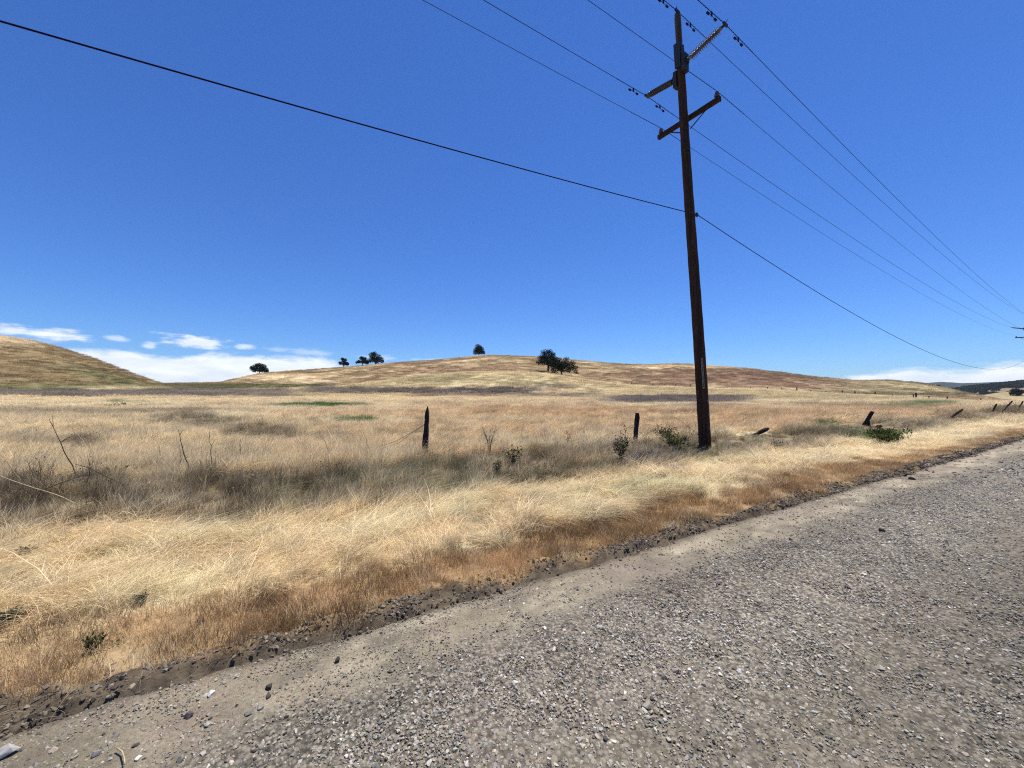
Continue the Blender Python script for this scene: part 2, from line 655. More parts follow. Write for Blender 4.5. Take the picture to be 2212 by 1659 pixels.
M_GROUND = mat_ground()
M_GRASS = mat_grass()
M_STONE = mat_stone_inst()
M_ROAD = mat_road()
M_POLE = mat_wood("creosoted_pole_wood", (.013, .007, .005), (.075, .038, .022), 16, .045)
M_ARM = mat_wood("crossarm_wood", (.010, .006, .004), (.055, .024, .015), 20, .3, .006)
M_POST = mat_wood("charred_post_wood", (.008, .007, .008), (.035, .026, .024), 18, .12)
M_POST_BROWN = mat_wood("weathered_post_wood", (.020, .013, .011), (.075, .045, .036), 18, .12)
M_STEEL = mat_plain("galvanised_steel", (.035, .04, .052), .6, .5)
M_POLY = mat_plain("grey_polymer", (.018, .018, .02), .4, 0, .15, 30, .5)
M_POLY_SUNLIT = mat_plain("sunlit_grey_polymer", (.13, .13, .135), .25, 0, .15, 30, .6)  # same grey polymer, sun glint on the road-side sheds put into a paler colour
M_PORC = mat_plain("brown_glazed_porcelain", (.07, .035, .025), .15, 0, .2, 20, .6)
M_WIRE = mat_plain("conductor_metal", (.018, .018, .05), .9, 0, .1, 12, .05)
M_CABLE = mat_plain("black_cable_jacket", (.012, .008, .035), .9, 0, .1, 12, .05)
M_BARB = mat_plain("rusty_fence_wire", (.12, .07, .05), .7, .2, .3, 40)
M_TAG = mat_plain("pale_metal_strip", (.22, .20, .19), .5, .3, .2, 60)
M_OAK = mat_leaf("oak_foliage", (.013, .018, .009, 1), .06)
M_BARK = mat_wood("oak_bark", (.03, .024, .018), (.09, .07, .05), 3, .3, .05)
M_DRYSTEM = mat_plain("dry_brown_stem", (.055, .036, .030), .8, 0, .35, 30, .1)
M_PALESTEM = mat_plain("pale_dry_cane", (.40, .32, .20), .8, 0, .3, 30, .1)
M_GREENLEAF = mat_leaf("green_weed_leaves", (.085, .105, .035, 1), .3)
M_GREYLEAF = mat_leaf("grey_green_leaves", (.085, .095, .060, 1), .25)
M_DARKLEAF = mat_leaf("dark_green_leaves", (.055, .065, .035, 1), .2)

# ------------------------------------------------------------------ colour of the vegetation over the land

C_STRAW = np.array((.88, .73, .46))
C_CREAM = np.array((.95, .86, .58))
C_TAN = np.array((.80, .65, .40))
C_ORANGE = np.array((.60, .43, .235))
C_BROWN = np.array((.42, .265, .125))
C_WEED = np.array((.28, .22, .135))
C_PURPLE = np.array((.20, .165, .14))
C_YELLOW = np.array((.56, .47, .27))
C_HILL = np.array((.33, .24, .13))
C_RED = np.array((.23, .135, .085))
C_OLIVE = np.array((.15, .145, .062))
C_GREEN = np.array((.095, .13, .04))
C_WOODS = np.array((.030, .045, .030))


def lerp(a, b, k):
    return a + (b - a) * np.asarray(k)[..., None]


def veg(X, Y, Z, detail=True):
    """natural colour of what grows at a point, and how much of it is tall dark weed / green"""
    rr = np.hypot(X, Y); t = road_t(X, Y)
    x, y = to_px(X, Y, Z)
    behind = Y < .2
    x = np.where(behind, 9e3, x)
    n1 = fbm(X / 6, Y / 6, 41, 4); n2 = fbm(X / 1.3, Y / 1.3, 43, 4); n3 = fbm(X / 30, Y / 30, 47, 4)

    def G(cx, cy, rx, ry, soft=.5, warp=.45):
        q = np.sqrt(((x - cx) / rx) ** 2 + ((y - cy) / ry) ** 2) + warp * n1 + .15 * n2
        return 1 - sstep(q, 1 - soft, 1 + soft)

    def band(lo, hi, x0, x1, s=2.0):
        return sstep(y + n1 * s * 1.2, lo - s, lo + s) * (1 - sstep(y + n1 * s * 1.2, hi - s, hi + s)) * sstep(x, x0 - 40, x0 + 40) * (1 - sstep(x, x1 - 40, x1 + 40))

    c = np.broadcast_to(C_TAN, X.shape + (3,)).copy()
    weed = np.zeros_like(X); green = np.zeros_like(X)
    # --- plain field
    c = lerp(c, C_STRAW * .95, .55 * sstep(n1 + .5 * n2, -.1, .6))
    c = lerp(c, C_ORANGE, .55 * sstep(n3 + .4 * n1, 0, .5) * sstep(x, 500, 1000))
    gray = (1 - sstep(x, 300, 1100)) * sstep(y, 846, 880)
    c = lerp(c, np.array((.76, .64, .41)), .6 * gray)
    c = lerp(c, C_CREAM * .95, .6 * sstep(n2 + n1, .1, .7))
    for a in ((1330, 893, 330, 9, .9), (1080, 888, 160, 6, .5), (1700, 905, 230, 20, .75), (1900, 893, 200, 14, .7), (1200, 930, 260, 14, .35), (700, 895, 200, 6, .4),
              (2010, 890, 150, 10, .6), (1560, 890, 120, 12, .6), (830, 925, 160, 9, .3)):
        c = lerp(c, C_ORANGE * 1.05, a[4] * G(*a[:4]))
    # pale belt below the mound
    c = lerp(c, C_STRAW * .92, .7 * band(856, 872, 660, 1350, 3))
    c = lerp(c, C_YELLOW, .75 * band(846, 866, 1400, 2020, 3) * (rr < 145))
    # dark weed belts
    for (lo, hi, x0, x1, k) in ((838, 851, 650, 1170, .95), (850, 857, 900, 1300, .5), (856, 872, 1310, 1620, .95), (843, 858, -80, 640, .85)):
        b = band(lo, hi, x0, x1, 1.6) * k
        c = lerp(c, C_PURPLE * 1.15, b); weed = np.maximum(weed, b)
    for a in ((415, 910, 85, 15, 1.0), (560, 940, 75, 13, .9), (170, 962, 35, 12, .8), (60, 893, 220, 6, .55), (330, 890, 200, 4, .4), (700, 950, 60, 10, .4), (1500, 880, 90, 4, .4),
              (60, 960, 70, 8, .4), (1250, 855, 60, 6, .5), (900, 940, 100, 6, .35), (1850, 875, 200, 5, .4)):
        b = a[4] * G(*a[:4])
        c = lerp(c, C_WEED, b); weed = np.maximum(weed, b)
    for a in ((690, 877, 90, 4.5, 1.0), (760, 912, 45, 5, .6), (252, 870, 20, 4, .9), (305, 870, 14, 3, .8), (1910, 944, 50, 9, 1.1), (1790, 920, 30, 6, .4), (2090, 930, 60, 5, .6), (1950, 880, 60, 5, .4),
              (2010, 872, 60, 5, .7)):
        b = np.clip(a[4] * G(*a[:4], .4, .3), 0, 1)
        c = lerp(c, C_GREEN * 1.7, b); green = np.maximum(green, b)
    # --- mound
    k = sstep(rr, 84, 104) * (1 - sstep(rr, 146, 158)) * sstep(x, 380, 700)
    mc = lerp(np.broadcast_to(C_YELLOW * 1.0, c.shape), C_TAN * .9, .6 * sstep(n1, -.1, .5))
    mc = lerp(mc, C_STRAW * .85, sstep(rr, 126, 140))
    mc = lerp(mc, C_OLIVE * 1.9, .3 * G(950, 821, 110, 6)); mc = lerp(mc, C_OLIVE * 1.9, .25 * G(1130, 829, 90, 6))
    mc = lerp(mc, C_PURPLE * 1.2, .6 * G(1190, 834, 60, 5))
    c = lerp(c, mc, k * (1 - weed * .95) * .95)
    # --- hills
    k = sstep(rr, 146, 162) * (1 - sstep(rr, 470, 560))
    hc = lerp(np.broadcast_to(C_HILL, c.shape), C_TAN * .95, .7 * sstep(fbm(X / 14, Y / 14, 51, 4), -.2, .5))
    hc = lerp(hc, C_RED, .75 * G(1530, 815, 240, 20)); hc = lerp(hc, C_RED * 1.1, .5 * G(1750, 830, 200, 12)); hc = lerp(hc, C_RED * 1.1, .5 * G(1000, 800, 140, 12))
    hc = lerp(hc, C_RED * .9, .4 * G(1700, 812, 160, 8)); hc = lerp(hc, C_TAN, .6 * G(1560, 792, 200, 4)); hc = lerp(hc, C_TAN, .5 * G(600, 815, 120, 6))
    hc = hc * (1 + .30 * fbm(X / 9, Y / 16, 55, 5, .65))[..., None]
    lh = 1 - sstep(x, 280, 330)
    hc = lerp(hc, np.array((.24, .175, .088)), .9 * lh)
    hc = lerp(hc, C_OLIVE * .9, .8 * lh * sstep(y, 765, 815) * sstep(fbm(X / 20, Y / 20, 53, 3), -.5, .5))
    hc = lerp(hc, C_TAN * .9, .8 * lh * (1 - sstep(y, 728, 760)))
    hc = hc * (1 + .55 * lh * fbm(X / 8, Y / 26, 56, 5, .65))[..., None]
    hc = lerp(hc, C_OLIVE * 1.1, .85 * sstep(y, 826, 831) * (1 - sstep(x, 680, 800)))
    hc = lerp(hc, C_PURPLE, .7 * sstep(y + 2 * n1, 838, 843) * (1 - sstep(x, 480, 640)))
    hc = lerp(hc, C_OLIVE * .9, .7 * G(600, 836, 170, 6, .4, .2))
    hc = lerp(hc, C_TAN, .5 * G(250, 838, 120, 4)); hc = lerp(hc, C_OLIVE * .7, .8 * G(1950, 851, 220, 3.5, .4, .2))
    hc = lerp(hc, C_YELLOW * .95, .7 * sstep(x, 1780, 1880) * (1 - sstep(y, 842, 850)))
    hc = lerp(hc, C_OLIVE * .8, .7 * sstep(n3, .1, .4) * sstep(x, 1780, 1880) * (1 - sstep(y, 842, 850)))
    c = lerp(c, hc, k)
    # --- beyond
    k = sstep(rr, 480, 560)
    c = lerp(c, np.array((.34, .27, .15)), k)
    k = sstep(rr, 900, 1150)
    wn = fbm(X / 60, Y / 60, 61, 4)
    wc = lerp(np.broadcast_to(np.array((.25, .19, .12)), c.shape), C_WOODS, sstep(wn, -.25, .1))
    c = lerp(c, wc, k)
    c = lerp(c, C_WOODS * .9, sstep(rr, 1900, 2300))
    # --- the strips along the road
    wob = .35 * fbm(road_s(X, Y) / 2.2, t / 2.2, 71, 3) + .12 * n2
    tw = t + wob
    nearf = sstep(rr, 60, 90)
    shift = .75 * sstep(x, 150, 550)
    upper = 8.5 - shift + .5 * sstep(-x, -700, 0) - .4 * sstep(x, 1500, 2100)
    fz = sstep(tw + shift, 5.8, 6.4) * (1 - sstep(tw, upper - .3, upper + .4)) * (1 - nearf)
    gapn = sstep(fbm(X / 2.0, Y / 1.2, 73, 3), -.35, .25)
    fz2 = fz * (.45 + .55 * gapn)
    c = lerp(c, C_WEED * 1.05, fz2); weed = np.maximum(weed, fz2)
    c = lerp(c, C_OLIVE * 1.1, .5 * fz * sstep(fbm(X / 1.5, Y / 1.5, 75, 3), .0, .4))
    st = (1 - sstep(tw + shift, 5.6, 6.4)) * (1 - nearf)
    sc = lerp(np.broadcast_to(C_STRAW, c.shape), C_TAN * .95, .75 * sstep(fbm(X / .9, Y / .9, 77, 4), -.15, .45))
    sc = lerp(sc, C_CREAM, .85 * sstep(fbm(X / .7, Y / .5, 78, 4), .0, .35))
    sc = lerp(sc, C_OLIVE * 2.0, .45 * G(1400, 1060, 130, 16, .5, .4)); sc = lerp(sc, C_WEED * 1.2, .35 * sstep(fbm(X / 1.1, Y / 1.1, 79, 3), .25, .5))
    c = lerp(c, sc, st)
    br = (1 - sstep(t + .28 * fbm(X / .8, Y / .8, 81, 3), 3.55, 3.85)) * (1 - nearf)
    bc = lerp(np.broadcast_to(C_BROWN * 1.0, c.shape), C_ORANGE * .95, sstep(n2, -.3, .5))
    c = lerp(c, bc, br * .93)
    dz = (1 - sstep(t + .22 * fbm(X / .28, Y / .28, 83, 4, .6), 2.86, 3.0)) * (1 - nearf)
    c = lerp(c, lerp(np.broadcast_to(np.array((.10, .08, .06)), c.shape), np.array((.19, .15, .10)), sstep(fbm(X / .12, Y / .12, 84, 3), -.3, .4)), dz)
    streak = fbm(X / 5, Y / 1.1, 85, 4) * (1 - k * 0)
    c = c * (1 + .10 * n2 + .22 * streak * (1 - sstep(rr, 300, 500)))[..., None]
    return c, weed, green, dict(t=t, tw=tw, br=br, st=st, fz=fz, dz=dz, x=x, y=y, rr=rr)


# ------------------------------------------------------------------ the land


def build_ground():
    a_in = np.arange(-60, 60.01, .22)
    a_out = np.arange(62.0, 298.1, 2.0)
    az = np.radians(np.concatenate([a_in, a_out]))
    rad = [.6]
    while rad[-1] < 6900:
        r = rad[-1]
        g = .011 if 1.5 < r < 9 else .022 if r < 250 else (.014 if r < 330 else .03)
        rad.append(r * (1 + g))
    rad = np.array(rad)
    nA, nR = len(az), len(rad)
    A, RR = np.meshgrid(az, rad)
    X = RR * np.sin(A); Y = RR * np.cos(A)
    Z = ground_h(X, Y)
    V = np.stack([X.ravel(), Y.ravel(), Z.ravel()], 1)
    i, j = np.meshgrid(np.arange(nR - 1), np.arange(nA), indexing='ij')
    j2 = (j + 1) % nA
    F = np.stack([i * nA + j, i * nA + j2, (i + 1) * nA + j2, (i + 1) * nA + j], -1).reshape(-1, 4)
    F = F[:, ::-1]
    V = np.vstack([V, [[0, 0, -.06]]])
    c = len(V) - 1
    me = new_mesh("ground", V, F, True)
    bm = bmesh.new(); bm.from_mesh(me); bm.verts.ensure_lookup_table()
    for k in range(nA):
        bm.faces.new((bm.verts[c], bm.verts[(k + 1) % nA], bm.verts[k])).smooth = True
    bmesh.ops.recalc_face_normals(bm, faces=bm.faces)
    bm.to_mesh(me); bm.free()
    if me.polygons[0].normal.z < 0:
        me.flip_normals()
    col, weed, green, d = veg(X, Y, Z)
    col = col.reshape(-1, 3)
    col = np.vstack([col, col[:1]])
    rr = np.append(RR.ravel(), 0)
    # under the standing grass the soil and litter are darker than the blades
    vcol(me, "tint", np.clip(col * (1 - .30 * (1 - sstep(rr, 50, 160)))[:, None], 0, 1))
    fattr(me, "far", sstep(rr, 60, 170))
    return link("ground", me, M_GROUND, kind="structure")


build_ground()


def build_road():
    s = np.concatenate([-np.geomspace(150, 8, 60), np.arange(-7.9, 14, .05), np.geomspace(14.1, 400, 160)])
    t = np.concatenate([np.arange(-5.2, -.6, .12), np.arange(-.6, 2.90, .05)])
    Sg, T = np.meshgrid(s, t, indexing='ij')
    X = Sg * EX - T * EY; Y = Sg * EY + T * EX
    rr = np.hypot(X, Y)
    z = base_h(X, Y) + .018 * fbm(X / .5, Y / .5, 91, 4) + .02 * fbm(X / 2.5, Y / 2.5, 92, 3) + .012 * np.cos(T * 2.9)
    z = z - .03 * sstep(T, 2.72, 2.9) + .008 * fbm(X / .12, Y / .12, 93, 3)
    V = np.stack([X.ravel(), Y.ravel(), z.ravel()], 1)
    nS, nT = len(s), len(t)
    i, j = np.meshgrid(np.arange(nS - 1), np.arange(nT - 1), indexing='ij')
    F = np.stack([i * nT + j, (i + 1) * nT + j, (i + 1) * nT + j + 1, i * nT + j + 1], -1).reshape(-1, 4)
    me = new_mesh("road", V, F, True)
    if me.polygons[0].normal.z < 0:
        me.flip_normals()
    g = gravel_amount(X, Y)
    dust = sstep(T + .12 * fbm(Sg / .6, T / .25, 95, 3), 2.0, 2.2) * (1 - sstep(T + .1 * fbm(Sg, T, 96, 2), 2.62, 2.78))
    mott = sstep(fbm(Sg / .9, T / .16, 99, 5, .6), -.35, .35)
    tint = lerp(np.broadcast_to(np.array((.225, .192, .132)), X.shape + (3,)), np.array((.40, .345, .245)), dust * (.12 + .88 * sstep(Sg, -1.8, 1.2)) * (.25 + .75 * mott))
    tint = lerp(tint, np.array((.13, .11, .085)), .55 * sstep(fbm(Sg / .25, T / .12, 152, 4, .65), .0, .35) * (1 - g))
    tint = lerp(tint, np.array((.30, .235, .175)), .5 * sstep(fbm(X / .5, Y / .4, 153, 3), .1, .4) * (1 - g))
    tint = lerp(tint, np.array((.225, .200, .155)), g)
    tint = lerp(tint, np.array((.27, .225, .175)), .5 * sstep(fbm(X / 1.1, Y / 1.1, 97, 3), .05, .5))
    tint = tint * (1 + g * (.16 * np.cos(T * 3.3 + 1.2) + .22 * fbm(X / 1.6, Y / 1.6, 151, 3)))[..., None]
    tint = lerp(tint, np.array((.12, .10, .08)), sstep(T, 2.68, 2.8))
    vcol(me, "tint", tint.reshape(-1, 3))
    fattr(me, "grav", (g * .9).ravel())
    return link("road", me, M_ROAD, kind="structure")


def gravel_amount(X, Y):
    t = road_t(X, Y)
    e = 1.95 + .27 * sstep(road_s(X, Y), -2.4, -.4) + .20 * fbm(road_s(X, Y) / .8, t / .8, 94, 3)
    g = 1 - sstep(t, e - .18, e + .18)
    g = g * (1 - .28 * sstep(fbm(road_s(X, Y) / 2.4, t / .7, 98, 4), .0, .45))
    g = g * (1 - .28 * np.exp(-((t - .9) / .32) ** 2))
    return g


build_road()

# ------------------------------------------------------------------ scattering by geometry nodes


def scatter_group(coll):
    ng = bpy.data.node_groups.new("scatter", 'GeometryNodeTree')
    ng.interface.new_socket("Geometry", in_out='INPUT', socket_type='NodeSocketGeometry')
    ng.interface.new_socket("Geometry", in_out='OUTPUT', socket_type='NodeSocketGeometry')
    N, L = ng.nodes, ng.links
    gi = N.new('NodeGroupInput'); go = N.new('NodeGroupOutput')
    ci = N.new('GeometryNodeCollectionInfo')
    ci.inputs['Collection'].default_value = coll
    ci.inputs['Separate Children'].default_value = True
    ci.inputs['Reset Children'].default_value = True
    ip = N.new('GeometryNodeInstanceOnPoints')

    def named(nm, dt):
        a = N.new('GeometryNodeInputNamedAttribute'); a.data_type = dt
        a.inputs['Name'].default_value = nm
        return a.outputs['Attribute']
    L.new(gi.outputs[0], ip.inputs['Points'])
    L.new(ci.outputs[0], ip.inputs['Instance'])
    ip.inputs['Pick Instance'].default_value = True
    L.new(named('idx', 'INT'), ip.inputs['Instance Index'])
    er = N.new('FunctionNodeEulerToRotation')
    L.new(named('rot', 'FLOAT_VECTOR'), er.inputs[0])
    L.new(er.outputs[0], ip.inputs['Rotation'])
    L.new(named('scl', 'FLOAT_VECTOR'), ip.inputs['Scale'])
    L.new(ip.outputs[0], go.inputs[0])
    return ng


_groups = {}


def scatter(name, coll, P, idx, rot, scl, col, **props):
    n = len(P)
    me = bpy.data.meshes.new(name)
    me.vertices.add(n)
    me.vertices.foreach_set("co", np.asarray(P, np.float32).ravel())
    a = me.attributes.new("idx", 'INT', 'POINT'); a.data.foreach_set("value", np.asarray(idx, np.int32))
    a = me.attributes.new("rot", 'FLOAT_VECTOR', 'POINT'); a.data.foreach_set("vector", np.asarray(rot, np.float32).ravel())
    a = me.attributes.new("scl", 'FLOAT_VECTOR', 'POINT'); a.data.foreach_set("vector", np.asarray(scl, np.float32).ravel())
    c = np.ones((n, 4), np.float32); col = np.clip(col, 0.005, None)
    c[:, :3] = col / np.maximum(1, col.max(1) / .90)[:, None]
    a = me.attributes.new("col", 'FLOAT_COLOR', 'POINT'); a.data.foreach_set("color", c.ravel())
    me.update()
    o = link(name, me, **props)
    if coll.name not in _groups:
        _groups[coll.name] = scatter_group(coll)
    md = o.modifiers.new("scatter", 'NODES'); md.node_group = _groups[coll.name]
    return o


def blades(n, rad, hm, hs, w, bend, lean=(0, 0), segs=3, flat=0.0, curl=.5, seed=0, center=.6):
    """a clump of thin tapered blades. bend: how far the tip moves sideways relative to the length; flat: 0 upright .. 1 lying"""
    r = np.random.default_rng(seed)
    V, F, vv, hh = [], [], [], []
    for b in range(n):
        a = r.uniform(0, 6.283); q = rad * r.random() ** center
        p = np.array([q * math.cos(a), q * math.sin(a), -.02])
        L = max(.25 * hm, r.normal(hm, hs))
        d = r.uniform(0, 6.283)
        out = np.array([math.cos(d), math.sin(d)]) * bend * r.uniform(.3, 1.2) + np.array(lean) * r.uniform(.6, 1.3)
        side = r.uniform(0, 6.283)
        sv = np.array([math.cos(side), math.sin(side), 0]) * w * r.uniform(.6, 1.3)
        up = 1 - flat * r.uniform(.75, 1.0)
        rv = r.random()
        n0 = len(V)
        cv = r.normal(0, curl * .25)
        for k in range(segs + 1):
            s = k / segs
            ox = out * (s ** 1.6) * L
            perp = np.array([-out[1], out[0]]) * cv * s * s * L
            zz = L * (s * up + (1 - up) * .25 * math.sin(s * 2.6))
            c = p + np.array([ox[0] + perp[0], ox[1] + perp[1], zz])
            ww = (1 - s ** 2.2) * .9 + .1
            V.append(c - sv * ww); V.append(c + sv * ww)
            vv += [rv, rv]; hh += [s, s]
        for k in range(segs):
            a0 = n0 + 2 * k
            F.append((a0, a0 + 1, a0 + 3, a0 + 2))
    return np.array(V), F, vv, hh


def proto(coll, name, parts, mat):
    V, F, vv, hh = [], [], [], []
    for (v, f, a, h) in parts:
        n = len(V)
        V += [tuple(x) for x in v]; F += [tuple(i + n for i in q) for q in f]
        vv += list(a); hh += list(h)
    me = new_mesh(name, V, F, False)
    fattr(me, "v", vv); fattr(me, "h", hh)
    me.materials.append(mat)
    o = bpy.data.objects.new(name, me)
    coll.objects.link(o)
    return o


def weed_clump(seed, n=14, h=.46, w=.0026, leafy=.0):
    """stiff branching dead stems"""
    r = np.random.default_rng(seed)
    V, F, vv, hh = [], [], [], []

    def stick(p, q, w0, w1, val):
        d = q - p
        s = np.cross(d, [r.normal(), r.normal(), r.normal()]); s = s / (np.linalg.norm(s) + 1e-9)
        s2 = np.cross(d, s); s2 = s2 / (np.linalg.norm(s2) + 1e-9)
        for sv in (s,):
            n0 = len(V)
            V.extend([p - sv * w0, p + sv * w0, q + sv * w1, q - sv * w1])
            F.append((n0, n0 + 1, n0 + 2, n0 + 3)); vv.extend([val] * 4); hh.extend([.2, .2, .8, .8])
    for b in range(n):
        a = r.uniform(0, 6.283); q = .13 * r.random()
        p = np.array([q * math.cos(a), q * math.sin(a), -.02])
        d = np.array([r.normal(0, .28) + .12, r.normal(0, .28), 1.0]); L = h * r.uniform(.5, 1.15)
        val = r.random()
        pts = [p]
        for k in range(4):
            d = d + np.array([r.normal(0, .12), r.normal(0, .12), 0]); dn = d / np.linalg.norm(d)
            pts.append(pts[-1] + dn * L / 4)
            stick(pts[-2], pts[-1], w * (1 - k * .2), w * (.8 - k * .2), val)
            for _ in range(r.integers(1, 4)):
                bd = dn + np.array([r.normal(0, .7), r.normal(0, .7), r.normal(0, .3)]); bd /= np.linalg.norm(bd)
                bl = L * r.uniform(.08, .22)
                e = pts[-1] + bd * bl
                stick(pts[-1], e, w * .5, w * .35, val)
                if r.random() < .22 + leafy:
                    c = e; s = .004 + .007 * r.random() + .01 * leafy
                    n0 = len(V)
                    o1 = r.normal(size=3); o1 /= np.linalg.norm(o1); o2 = np.cross(o1, r.normal(size=3)); o2 /= np.linalg.norm(o2)
                    V.extend([c - o1 * s * 1.5, c + o2 * s, c + o1 * s * 1.5, c - o2 * s]); F.append((n0, n0 + 1, n0 + 2, n0 + 3))
                    vv.extend([val * .8] * 4); hh.extend([.6] * 4)
    return np.array(V), F, vv, hh


def leafy_clump(seed, n=60, rad=.22, h=.3, ls=.035):
    r = np.random.default_rng(seed)
    V, F, vv, hh = [], [], [], []
    for b in range(n):
        a = r.uniform(0, 6.283); q = rad * math.sqrt(r.random()); z = h * r.random() * (1 - .5 * (q / rad) ** 2)
        c = np.array([q * math.cos(a), q * math.sin(a), z])
        o1 = np.array([math.cos(a) + r.normal(0, .5), math.sin(a) + r.normal(0, .5), r.normal(.4, .5)]); o1 /= np.linalg.norm(o1)
        o2 = np.cross(o1, r.normal(size=3)); o2 /= np.linalg.norm(o2)
        s = ls * r.uniform(.6, 1.4); n0 = len(V); val = r.random()
        V.extend([c, c + o1 * s + o2 * s * .45, c + o1 * s * 2.2, c + o1 * s - o2 * s * .45])
        F.append((n0, n0 + 1, n0 + 2, n0 + 3)); vv.extend([val] * 4); hh.extend([z / h] * 4)
    return np.array(V), F, vv, hh


GC = bpy.data.collections.new("grass_prototypes")
names = []


def reg(nm, parts, mat=M_GRASS):
    proto(GC, "%03d_%s" % (len(names), nm), parts, mat)
    names.append(nm)


WIND = (.30, -.06)
for k in range(5):   # 0-4 upright dry grass
    reg('upright', [blades(44, .13, .30, .07, .0030, .35, WIND, 3, 0, .8, 10 + k), blades(8, .12, .42, .06, .0018, .4, WIND, 3, 0, .8, 110 + k)])
for k in range(6):   # 5-10 laid-over, matted grass
    reg('matted', [blades(56, .17, .40, .12, .0030, .7, (.95, 0), 4, .8, 1.5, 20 + k), blades(8, .14, .24, .06, .002, .5, (.2, 0), 3, .2, 1, 120 + k)])
for k in range(4):   # 11-14 short brown grass
    reg('short', [blades(80, .15, .085, .03, .0018, .5, (.15, 0), 2, 0, .8, 30 + k), blades(3, .1, .16, .04, .0016, .7, (.1, 0), 3, .2, .8, 130 + k)])
for k in range(5):   # 15-19 dead weeds
    reg('weed', [weed_clump(40 + k)])
for k in range(3):   # 20-22 leafy weeds
    reg('leafy', [leafy_clump(50 + k)])
for k in range(4):   # 23-26 wide patch for the middle distance (unit about 1 m)
    reg('patch', [blades(170, .62, .34, .09, .0065, .45, WIND, 2, 0, .8, 60 + k, .5)])
for k in range(3):   # 27-29 single lying straws
    reg('straw', [blades(1, .001, .16, .05, .0016, 1.0, (.9, 0), 4, .97, 2.0, 70 + k)])
for k in range(3):   # 30-32 wide patch of weeds
    v = [weed_clump(80 + k * 7 + q, 16, .6, .009) for q in range(5)]
    for q, (vv_, f_, a_, h_) in enumerate(v):
        vv_ += np.array([math.cos(q * 1.3) * .38, math.sin(q * 1.3) * .38, 0])
    reg('weed_patch', v)


def frustum_points(density, r0, r1, tmin=None, tmax=None, xmargin=160, seed=1):
    r = np.random.default_rng(seed)
    a0, a1 = th(-xmargin), th(2212 + xmargin)
    area = (a1 - a0) / 2 * (r1 ** 2 - r0 ** 2)
    n = int(density * area)
    q = np.sqrt(r.uniform(r0 ** 2, r1 ** 2, n)); a = r.uniform(a0, a1, n)
    X, Y = q * np.sin(a), q * np.cos(a)
    t = road_t(X, Y)
    m = np.ones(n, bool)
    if tmin is not None: m &= t > tmin
    if tmax is not None: m &= t < tmax
    return X[m], Y[m], r


def flow(X, Y):
    return 2.6 * fbm(X / 1.4, Y / 1.4, 101, 3) + .25


ZK = [1.0]


